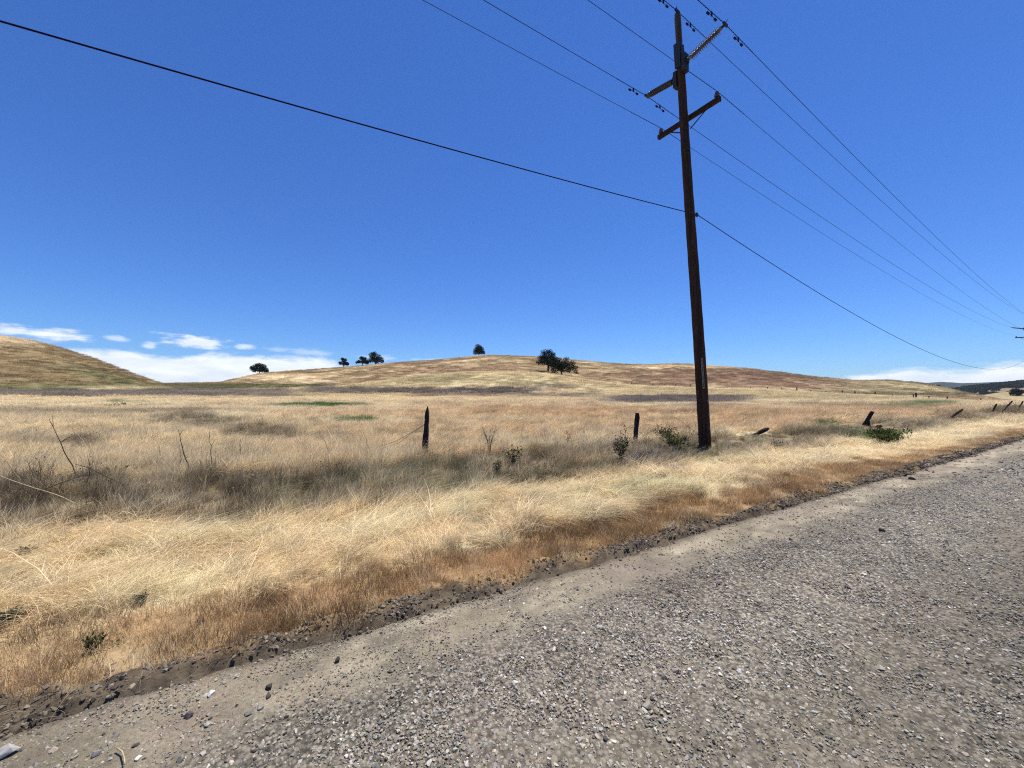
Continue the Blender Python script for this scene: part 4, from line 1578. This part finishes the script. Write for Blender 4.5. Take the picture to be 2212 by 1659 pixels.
def fence_wire(pts, label, r=.003):
    P = [Vector(p) for p in pts]
    root = P[0].copy()
    # smooth the given points
    out = []
    for i in range(len(P) - 1):
        p0 = P[max(i - 1, 0)]; p1 = P[i]; p2 = P[i + 1]; p3 = P[min(i + 2, len(P) - 1)]
        for k in range(8):
            t = k / 8
            out.append(.5 * ((2 * p1) + (-p0 + p2) * t + (2 * p0 - 5 * p1 + 4 * p2 - p3) * t * t + (-p0 + 3 * p1 - 3 * p2 + p3) * t ** 3))
    out.append(P[-1])
    m = MB().tube([p - root for p in out], r, 5)
    o = m.build("fence_wire", M_BARB, None, True)
    o.location = root
    o['label'] = label; o['category'] = "wire"; o['group'] = "loose fence wires"


sp = lambda x, y, d: at(*src(x, y), d)
fence_wire([sp(1273, 1273, 8.55), sp(1237, 1296, 8.4), sp(1190, 1322, 8.2), sp(1140, 1340, 8.0), sp(1098, 1362, 7.8), sp(1070, 1392, 7.7)], "slack wire sagging left from the middle of the pointed post", .0045)
fence_wire([sp(1272, 1276, 8.55), sp(1235, 1300, 8.45), sp(1195, 1328, 8.3), sp(1120, 1354, 8.1), sp(1060, 1380, 7.9)], "second thinner wire just below the slack wire on the pointed post", .003)
fence_wire([sp(1288, 1347, 8.65), sp(1400, 1340, 9.3), sp(1520, 1343, 9.9), sp(1640, 1345, 10.3), sp(1760, 1325, 10.8), sp(1840, 1300, 11.1), sp(1902, 1274, 11.28)], "long thin wire sagging between the two charred posts", .003)
fence_wire([sp(1916, 1270, 11.3), sp(1970, 1278, 11.2), sp(2030, 1290, 11.0), sp(2094, 1306, 10.8)], "short wire from the blunt post to the utility pole", .003)

# ------------------------------------------------------------------ far fence along the foot of the hill


def far_fence():
    pos = []
    for zx, zy, big in ((1800, 268, 0), (1930, 279, 0), (2000, 283, 0), (2068, 286, 0), (2153, 289, 0)):
        pos.append(((1000 + .4973 * zx) * .72, 5.5, big))
    for zx, hpx, big in ((55, 5, 0), (145, 7, 0), (520, 4, 0), (625, 5, 0), (713, 5, 0), (806, 7.5, 0), (893, 4, 0), (985, 4, 0), (1088, 6, 0), (1167, 6, 0), (1240, 5, 0), (1291, 7.5, 0), (1397, 5, 0), (1528, 7, 0),
                         (1543, 10, 1), (1622, 6, 0), (1737, 8, 0), (1845, 4, 0), (1940, 7.5, 0)):
        pos.append(((2000 + .4846 * zx) * .72, hpx, big))
    root = thing("wire_fence", "far wire fence of many short posts along the foot of the brown hill", "fence")
    tops = []
    for i, (x, hpx, big) in enumerate(pos):
        a = th(x); rr = 163 - 6 * sstep(x, 1900, 2100)
        X, Y = rr * math.sin(a), rr * math.cos(a)
        z = gz(X, Y)
        h = hpx / 831 * Y * 1.3
        rd = .17 if not big else .24
        r = random.Random(i)
        m = MB().tube([Vector((X, Y, z - .4)), Vector((X + r.uniform(-.1, .1), Y, z + h))], [rd, rd * .85], 6)
        m.build("post", M_POST_BROWN, root)
        tops.append(Vector((X, Y - .12, z + h * .8)))
    for k, f in enumerate((.0, -.45)):
        MB().tube([p + Vector((0, 0, f)) for p in tops], .018, 4).build("wire_strand", M_BARB, root)


far_fence()

# ------------------------------------------------------------------ oaks and shrubs


def leaves_in(lobes, n, size, seed, fill=.5):
    """leaf-sized faces spread through lobes (c, rx, ry, rz)"""
    r = np.random.default_rng(seed)
    vol = np.array([l[1] * l[2] * l[3] for l in lobes]) ** .8
    w = vol / vol.sum()
    k = r.choice(len(lobes), n, p=w)
    C = np.array([l[0] for l in lobes])[k]; RD = np.array([l[1:4] for l in lobes])[k]
    d = r.normal(size=(n, 3)); d /= np.linalg.norm(d, axis=1)[:, None]
    q = r.random(n) ** (fill)
    P = C + d * q[:, None] * RD
    P[:, 2] = np.maximum(P[:, 2], .5 * size)
    lob = r.uniform(.2, 1, len(lobes))[k]
    # clumps: pull towards random sub-centres so that gaps open
    o1 = r.normal(size=(n, 3)); o1 /= np.linalg.norm(o1, axis=1)[:, None]
    o2 = np.cross(o1, r.normal(size=(n, 3))); o2 /= np.linalg.norm(o2, axis=1)[:, None]
    s = size * r.uniform(.6, 1.4, n)[:, None]
    V = np.stack([P - o1 * s, P + o2 * s * .7, P + o1 * s, P - o2 * s * .7], 1).reshape(-1, 3)
    F = np.arange(4 * n).reshape(-1, 4)
    v = np.repeat(np.clip(.25 + .5 * lob + r.normal(0, .15, n), 0, 1), 4)
    return V, F, v


def oak(name, label, x, ybase, w_px, h_px, dist, lobes, seed, leaf=.26, n=2600, group="oaks scattered on the hills", trunk=True, mat=None, cat="tree", tw=.28):
    """lobes in crown units: (x -1..1, y -1..1, z 0..1 of total height, radius fraction of the width/2)"""
    a = th(x)
    if dist is None:
        dist = 200
    X, Y = dist * math.sin(a), dist * math.cos(a)
    z = gz(X, Y)
    if cat == 'tree': w_px, h_px, n = w_px * 1.10, h_px * 1.10, int(n * 1.5)
    W2 = w_px / 831 * Y / 2; H = h_px / 831 * Y
    side = Vector((math.cos(a), -math.sin(a), 0)); fwd = Vector((math.sin(a), math.cos(a), 0))
    root = thing(name, label, cat, (X, Y, z - .1), group=group)
    L = []
    for lx, ly, lz, lr in lobes:
        c = side * lx * W2 + fwd * ly * W2 + UP * lz * H
        L.append((tuple(c), lr * W2 * 1.08, lr * W2 * 1.08, lr * W2 * .95))
    V, F, v = leaves_in(L, n, leaf, seed)
    me = new_mesh("crown", V, F)
    fattr(me, "v", v)
    link("crown", me, mat or M_OAK, root)
    if trunk:
        r = random.Random(seed)
        m = MB()
        fork = Vector((r.uniform(-.2, .2), 0, H * tw))
        m.tube([Vector((0, 0, -.5)), Vector((.05, 0, H * .12)), fork], [H * .055, H * .042, H * .036], 9)
        for lx, ly, lz, lr in lobes:
            c = Vector(side * lx * W2 * .85 + fwd * ly * W2 * .85 + UP * lz * H)
            mid = fork.lerp(c, .5) + Vector((r.uniform(-.3, .3), r.uniform(-.3, .3), r.uniform(0, .4)))
            m.tube([fork, mid, c], [H * .028, H * .018, H * .006], 6)
        m.build("trunk", M_BARK, root, True)
    return root


def lobeset(seed, n, lo=.32, hi=.9, spread=.72, r0=.24, r1=.40):
    r = random.Random(seed)
    out = []
    for k in range(n):
        zz = r.uniform(lo, hi)
        wd = spread * (1 - .75 * max(0, (zz - .55) / .45) ** 1.5)
        out.append((r.uniform(-wd, wd), r.uniform(-wd, wd), zz, r.uniform(r0, r1)))
    return out


oak("oak_tree", "lone round oak at the left end of the ridge against the white cloud", 560, 809, 33, 21, 296,
    [(-.55, 0, .55, .42), (-.3, .2, .78, .36), (0, -.1, .8, .4), (.35, 0, .68, .42), (.62, .1, .42, .34), (.7, 0, .3, .28), (-.4, -.2, .38, .3), (.1, 0, .5, .42), (-.8, 0, .62, .2), (.3, .3, .4, .3)], 1)
oak("oak_tree", "smallest oak with an open crown and a bare trunk on the ridge", 742, 795, 20, 20, 293,
    [(-.2, 0, .82, .35), (.3, 0, .75, .32), (-.1, 0, .6, .3), (.55, 0, .38, .42), (-.6, 0, .42, .35), (.0, .1, .35, .35), (.2, -.1, .5, .3), (.85, 0, .34, .2)], 2, n=1500)
oak("oak_tree", "open oak touching the bigger dark oak on the ridge", 783, 790, 26, 19, 288,
    [(-.1, 0, .82, .36), (-.5, 0, .45, .3), (.2, 0, .62, .34), (-.8, 0, .38, .22), (.55, 0, .42, .36), (0, 0, .45, .32), (.4, .2, .8, .24)], 3, n=1700)
oak("oak_tree", "big dark oak at the right of the pair on the ridge", 810, 795, 34, 26, 280,
    [(-.35, 0, .78, .36), (-.1, 0, .85, .34), (.3, .1, .62, .42), (.62, 0, .45, .36), (-.4, 0, .42, .4), (0, 0, .5, .45), (.75, 0, .3, .25), (-.65, 0, .3, .25), (.2, -.3, .3, .34)], 4)
oak("oak_tree", "compact dome shaped oak alone at the top of the hill", 1034, 776, 26, 23, 285,
    [(-.1, 0, .78, .52), (.35, 0, .6, .5), (-.4, 0, .5, .45), (.1, 0, .45, .55), (.6, 0, .38, .4), (-.5, .1, .3, .36), (0, .3, .6, .5), (.75, 0, .28, .22)], 5, tw=.2)
oak("oak_tree", "tall oak at the left of the large dark pair below the hilltop", 1184, 802, 48, 44, 178,
    [(-.3, 0, .84, .34), (.1, 0, .88, .3), (-.55, 0, .62, .34), (.3, .1, .7, .36), (-.05, 0, .6, .42), (-.75, 0, .42, .26), (.5, 0, .5, .4), (-.35, 0, .42, .34), (.2, 0, .4, .34), (.65, 0, .3, .3), (.45, .3, .8, .2), (-.3, -.3, .6, .34)],
    6, .17, 5200)
oak("oak_tree", "broad gappy oak at the right of the large dark pair below the hilltop", 1213, 807, 62, 42, 170,
    [(-.5, 0, .78, .24), (-.15, 0, .74, .24), (.3, 0, .78, .2), (-.6, 0, .5, .3), (-.2, .1, .52, .3), (.2, 0, .6, .28), (.5, .1, .5, .3), (.8, 0, .38, .26), (.0, 0, .4, .28), (-.45, 0, .3, .26), (.5, 0, .28, .22), (.9, 0, .18, .18),
     (-.1, .3, .5, .3), (.3, -.3, .45, .25), (.68, 0, .62, .2)], 7, .17, 5200, tw=.22)
# far right hill
oak("oak_tree", "dark tree on the far tan hill at the right edge", 2196, 852, 20, 15, 560,
    [(-.2, 0, .6, .6), (.4, 0, .5, .5), (-.6, 0, .3, .4), (.1, 0, .35, .6)], 8, .5, 900)
for x, w, hh_, dd, lab, sd in ((2139, 21, 5, 470, "left of two low dark shrubs on the far tan slope", 9), (2172, 22, 8, 480, "right of two low dark shrubs on the far tan slope, the taller", 10),
                               (2026, 9, 6, 300, "small dark shrub on the crest where the brown hill ends", 11)):
    oak("shrub", lab, x, 0, w, hh_, dd, [(-.5, 0, .3, .5), (0, 0, .45, .6), (.5, 0, .35, .5)], sd, .32, 420, "shrubs on the far hills", False, None, "shrub")
for x, w, hh_, dd, lab, sd in ((252, 48, 5, 54, "larger low dark green bush in the left field", 12), (305, 32, 4, 54, "smaller low dark green bush in the left field", 13)):
    oak("shrub", lab, x, 0, w, hh_, dd, [(-.6, 0, .3, .4), (-.1, 0, .5, .5), (.5, 0, .35, .5)], sd, .06, 700, "low bushes in the left field", False, M_GREYLEAF, "shrub")

# woods on the far hills
TC = bpy.data.collections.new("far_tree_prototypes")
M_WOODS = mat_leaf("woodland_foliage", (.030, .042, .024, 1), .1)
for k in range(4):
    V, F, v = leaves_in([((0, 0, 3.2), 3.2, 3.2, 3.0), ((1.6, .5, 4.2), 2.2, 2.2, 2.0), ((-1.6, -.4, 3.6), 2.4, 2.4, 2.2)], 150, 1.0, 300 + k, .3)
    me = new_mesh("far_tree", V, F); fattr(me, "v", v); me.materials.append(M_WOODS)
    TC.objects.link(bpy.data.objects.new("%03d_far_tree" % k, me))


def woods():
    r = np.random.default_rng(77)
    n = 15000
    a = r.uniform(R(43), R(60), n); q = np.sqrt(r.uniform(1060 ** 2, 2500 ** 2, n))
    X, Y = q * np.sin(a), q * np.cos(a)
    dens = fbm(X / 60, Y / 60, 61, 4)
    keep = r.random(n) < sstep(dens, -.30, .15) * .95 + .05
    X, Y = X[keep], Y[keep]; n = len(X)
    Z = ground_h(X, Y) - .5
    scatter("woodland", TC, np.stack([X, Y, Z], 1), r.integers(0, 4, n), np.stack([0 * X, 0 * X, r.uniform(0, 6.28, n)], 1),
            np.repeat((1.0 + .7 * r.random(n))[:, None], 3, 1), np.ones((n, 3)), kind="stuff", label="dark oak woods on the hills far behind", category="woods")


woods()

# ------------------------------------------------------------------ single plants in the verge


def plant_on(x, y):
    """base point on the ground for a plant whose foot is seen at source pixel (x, y)"""
    gx, gy = ground_at(*src(x, y))
    return gx, gy, gz(gx, gy) - .02


def stalk(foot, tip, label, w=.006, mat=M_DRYSTEM, kink=.03, twigs=0, seed=0, name="dry_stalk", depth_tip=None, foot_d=None):
    """thin dead stem from a foot to a tip, both source pixels"""
    r = random.Random(seed)
    if foot_d is None:
        gx, gy, z = plant_on(*foot)
    else:
        q = sp(foot[0], foot[1], foot_d); gx, gy, z = q.x, q.y, q.z
    base = Vector((gx, gy, z))
    t = sp(tip[0], tip[1], depth_tip or gy - .05)
    root = thing(name, label, "dry plant", base, group="tall dead stalks in the verge")
    n = 9; pts = []
    Lh = (t - base).length
    for k in range(n + 1):
        s = k / n
        p = base.lerp(t, s) + Vector((r.gauss(0, 1), r.gauss(0, 1), 0)) * Lh * kink * .35 * (1 if 0 < k < n else 0)
        p.x += math.sin(s * math.pi) * kink * Lh * r.choice((-1, 1)) * .3
        pts.append(p - base)
    w = w * 1.5
    MB().tube(pts, [w * (1 - .65 * k / n) for k in range(n + 1)], 5).build("stem", mat, root, True)
    for q in range(twigs):
        k = r.randrange(3, n); p = pts[k]
        d = Vector((r.uniform(-1, 1), r.uniform(-.5, .5), r.uniform(.3, 1.1))).normalized() * Lh * r.uniform(.06, .18)
        MB().tube([p, p + d * .6 + Vector((0, 0, .01)), p + d], [w * .45, w * .35, w * .2], 4).build("twig", mat, root)
    return root


stalk((250, 1478), (148, 1258), "tallest leaning bare stalk at the far left of the weeds", .0065, twigs=4, seed=1, kink=.02)
stalk((268, 1500), (270, 1382), "short upright twig right beside the tallest leaning stalk", .005, twigs=2, seed=2)
stalk((577, 1462), (534, 1288), "longest of the stalks in the left group, leaning left", .007, twigs=2, seed=3)
stalk((545, 1440), (537, 1333), "thin upright stalk left of the longest leaning stalk", .0045, seed=4)
stalk((622, 1448), (597, 1378), "short thick bent stalk between the leaning and the straight stalks", .006, seed=5, twigs=1)
stalk((637, 1445), (628, 1292), "straight tall stalk right of the leaning one", .005, seed=6, twigs=1)
stalk((611, 1420), (604, 1325), "faint thin stalk behind the short bent one", .0035, M_PALESTEM, seed=7)
stalk((716, 1425), (722, 1318), "lone upright stalk leaning slightly right", .0055, seed=8)
stalk((708, 1425), (709, 1384), "short stub at the foot of the lone upright stalk", .005, seed=9)
stalk((1000, 1400), (970, 1315), "leaning stalk halfway between the stalk group and the pointed post", .005, seed=10, twigs=1)
stalk((1120, 1390), (1084, 1270), "pale thin stalk standing left of the pointed post", .004, M_DRYSTEM, seed=11)
stalk((90, 1470), (88, 1390), "thin stalk at the left edge of the weeds", .004, seed=12)
stalk((1890, 1320), (1868, 1262), "thin stalk just left of the blunt charred post", .004, seed=13)
stalk((2090, 1345), (2062, 1270), "reddish stalk close to the foot of the utility pole", .004, seed=14, twigs=2)
stalk((2100, 1340), (2080, 1255), "second reddish stalk at the foot of the utility pole", .004, seed=15, twigs=1)
stalk((2150, 1340), (2143, 1268), "thin reddish stalk right of the utility pole", .004, seed=16, twigs=1)
stalk((2395, 1450), (2385, 1385), "grey stalk in the weeds right of the pole", .004, seed=17) if False else None
stalk((2330, 1372), (2317, 1300), "upright grey stalk right of the low tilted post", .0045, seed=18, twigs=1)
stalk((2165, 1395), (2130, 1355), "fallen dark stick under the utility pole on the bright straw", .006, seed=19, depth_tip=10.4)
stalk((1570, 1345), (1565, 1295), "small twig between the dead shrub and the thistle", .004, seed=20)


def cane(pts, label, r=.006, mat=M_PALESTEM):
    P = [sp(*p) for p in pts]
    root = thing("bramble_cane", label, "dry plant", P[0], group="arching dry canes")
    m = []
    for i in range(len(P) - 1):
        p0 = P[max(i - 1, 0)]; p1 = P[i]; p2 = P[i + 1]; p3 = P[min(i + 2, len(P) - 1)]
        for k in range(6):
            t = k / 6
            m.append(.5 * ((2 * p1) + (-p0 + p2) * t + (2 * p0 - 5 * p1 + 4 * p2 - p3) * t * t + (-p0 + 3 * p1 - 3 * p2 + p3) * t ** 3) - P[0])
    m.append(P[-1] - P[0])
    MB().tube(m, [r * (1 - .5 * k / len(m)) for k in range(len(m))], 5).build("cane_stem", mat, root, True)


cane([(230, 1512, 4.9), (170, 1485, 4.9), (90, 1460, 4.9), (0, 1428, 4.9), (-60, 1400, 4.9)], "long pale cane arching out of the left edge", .0075, M_PALESTEM)
cane([(420, 1478, 5.5), (340, 1440, 5.5), (270, 1406, 5.6), (225, 1392, 5.7)], "dark cane arching down to the right beside the tallest leaning stalk", .006, M_DRYSTEM)
cane([(120, 1475, 5.3), (180, 1450, 5.3), (260, 1424, 5.4), (262, 1440, 5.4), (250, 1460, 5.4)], "hooked dark cane crossing the tallest leaning stalk", .005, M_DRYSTEM)
cane([(800, 1455, 5.9), (740, 1430, 6.0), (660, 1415, 6.1), (600, 1420, 6.2)], "pale arching cane lying over the weeds under the stalk group", .006, M_PALESTEM)
cane([(2096, 1306, 10.2), (2065, 1280, 10.2), (2040, 1262, 10.3), (2020, 1250, 10.3)], "arching reddish cane reaching left from the utility pole", .006, M_DRYSTEM)
cane([(1810, 1275, 11.0), (1790, 1262, 11.0), (1772, 1258, 11.0)], "short bent cane left of the blunt charred post", .004, M_DRYSTEM) if False else None


def bush(name, label, x, y, w_px, h_px, kind, seed, n=260, leaf=.03, mat=None, stems=7, stem_mat=None, group=None):
    """small plant: stems that fork, with leaves along them"""
    gx, gy, z = plant_on(x, y)
    k_ = .72 / 831 * gy
    W2, H = w_px * k_ / 2, h_px * k_
    root = thing(name, label, kind, (gx, gy, z), group=group)
    r = random.Random(seed)
    m = MB(); tips = []
    for s in range(stems):
        tx, ty = r.uniform(-1, 1) * W2 * .85, r.uniform(-1, 1) * W2 * .7
        tz = H * r.uniform(.65, 1.0)
        p0 = Vector((tx * .08, ty * .08, 0)); p3 = Vector((tx, ty, tz)); p1 = p0.lerp(p3, .45) + Vector((-tx * .25, -ty * .2, H * .08))
        m.tube([p0, p1, p3], [.006, .004, .002], 5)
        tips += [p1, p0.lerp(p3, .7), p3]
        for q in range(3):
            a = p1.lerp(p3, r.random()); b = a + Vector((r.uniform(-1, 1), r.uniform(-1, 1), r.uniform(.2, 1.2))).normalized() * H * r.uniform(.1, .24)
            m.tube([a, b], [.003, .0015], 4); tips.append(b)
    m.build("stems", stem_mat or M_DRYSTEM, root)
    if n:
        rr_ = np.random.default_rng(seed)
        T = np.array([tuple(t) for t in tips])
        C = T[rr_.integers(0, len(T), n)] + rr_.normal(0, 1, (n, 3)) * np.array((W2 * .13, W2 * .13, H * .07))
        C[:, 2] = np.abs(C[:, 2])
        o1 = rr_.normal(size=(n, 3)); o1[:, 2] += .3; o1 /= np.linalg.norm(o1, axis=1)[:, None]
        o2 = np.cross(o1, rr_.normal(size=(n, 3))); o2 /= np.linalg.norm(o2, axis=1)[:, None]
        s = leaf * rr_.uniform(.5, 1.3, n)[:, None]
        V = np.stack([C, C + o1 * s + o2 * s * .4, C + o1 * s * 2, C + o1 * s - o2 * s * .4], 1).reshape(-1, 3)
        me = new_mesh("leaves", V, np.arange(4 * n).reshape(-1, 4))
        fattr(me, "v", np.repeat(rr_.random(n), 4))
        link("leaves", me, mat or M_GREENLEAF, root)
    return root


bush("dead_shrub", "bare branching dead shrub in the weeds right of the pointed post", 1468, 1378, 62, 95, "dry plant", 1, 60, .012, M_DARKLEAF, 11)
bush("thistle", "bluish dark leafy thistle below the dead shrub", 1541, 1412, 50, 62, "weed", 2, 220, .028, M_DARKLEAF, 8)
bush("thistle", "small budded thistle sticking up from the weeds between the charred posts", 1703, 1352, 26, 44, "weed", 3, 60, .02, M_DARKLEAF, 4)
bush("thistle", "tall dark thistle just left of the blunt charred post", 1862, 1412, 44, 112, "weed", 4, 380, .03, M_DARKLEAF, 7)
bush("green_bush", "leafy green bush in the weeds left of the utility pole's foot", 2030, 1360, 86, 58, "weed", 5, 900, .03, M_GREENLEAF, 14)
bush("green_bush", "paler green bush behind, between the blunt post and the utility pole", 1990, 1330, 90, 46, "weed", 6, 700, .028, M_GREYLEAF, 14)
bush("weed", "green sprigs in the grass below the dead shrub and thistle", 1495, 1440, 46, 60, "weed", 7, 220, .022, M_GREYLEAF, 10)
bush("weed", "round leafed dark green weed sticking out of the left weeds", 357, 1450, 34, 34, "weed", 8, 90, .03, M_DARKLEAF, 6)
bush("weed", "dark green weed low on the straw at the left edge", 18, 1905, 56, 52, "weed", 9, 200, .022, M_DARKLEAF, 9)
bush("weed", "small green weed on the straw above the bare patch", 420, 1838, 50, 40, "weed", 10, 140, .014, M_GREYLEAF, 10)
bush("weed", "yellowish green weed in the brown strip at the left", 275, 1960, 56, 52, "weed", 11, 160, .014, M_GREENLEAF, 10)
bush("weed", "dark narrow leafed weed on the straw near the left edge", 82, 1700, 26, 46, "weed", 12, 80, .024, M_DARKLEAF, 5)
bush("weed", "small herb with dark leaves on the pale straw below the stalk group", 820, 1650, 24, 24, "weed", 13, 50, .016, M_DARKLEAF, 5)
bush("weed", "thin herb on the bright straw left of the utility pole", 1990, 1452, 34, 22, "weed", 14, 60, .02, M_GREYLEAF, 5)
bush("weed", "tuft of dark olive herbs in the far verge right of the pole", 2318, 1362, 36, 34, "weed", 15, 160, .03, M_GREYLEAF, 8)
bush("green_bush", "bright green patch of weeds in front of the leaning dark post", 2655, 1330, 112, 38, "weed", 16, 2200, .045, M_GREENLEAF, 34)


def straws():
    for pts, lab, r in (([(350, 2268), (366, 2280), (372, 2300), (374, 2320)], "thick curved pale straw at the bottom edge among the stones", .0032),
                        ([(1515, 2068), (1535, 2064), (1560, 2066)], "thin pale straw lying on the gravel in the middle", .0018),
                        ([(843, 2122), (866, 2132), (895, 2127)], "long pale straw lying on the dirt right of the olive grey stone", .0018)):
        P = []
        for x, y in pts:
            gx, gy = ground_at(*src(x, y)); P.append(Vector((gx, gy, float(road_z(np.array([gx]), np.array([gy]))[0]) + .022)))
        o = MB().tube([p - P[0] for p in P], r, 6).build("straw", M_PALESTEM, None, True)
        o.location = P[0]; o['label'] = lab; o['category'] = "straw"


straws()
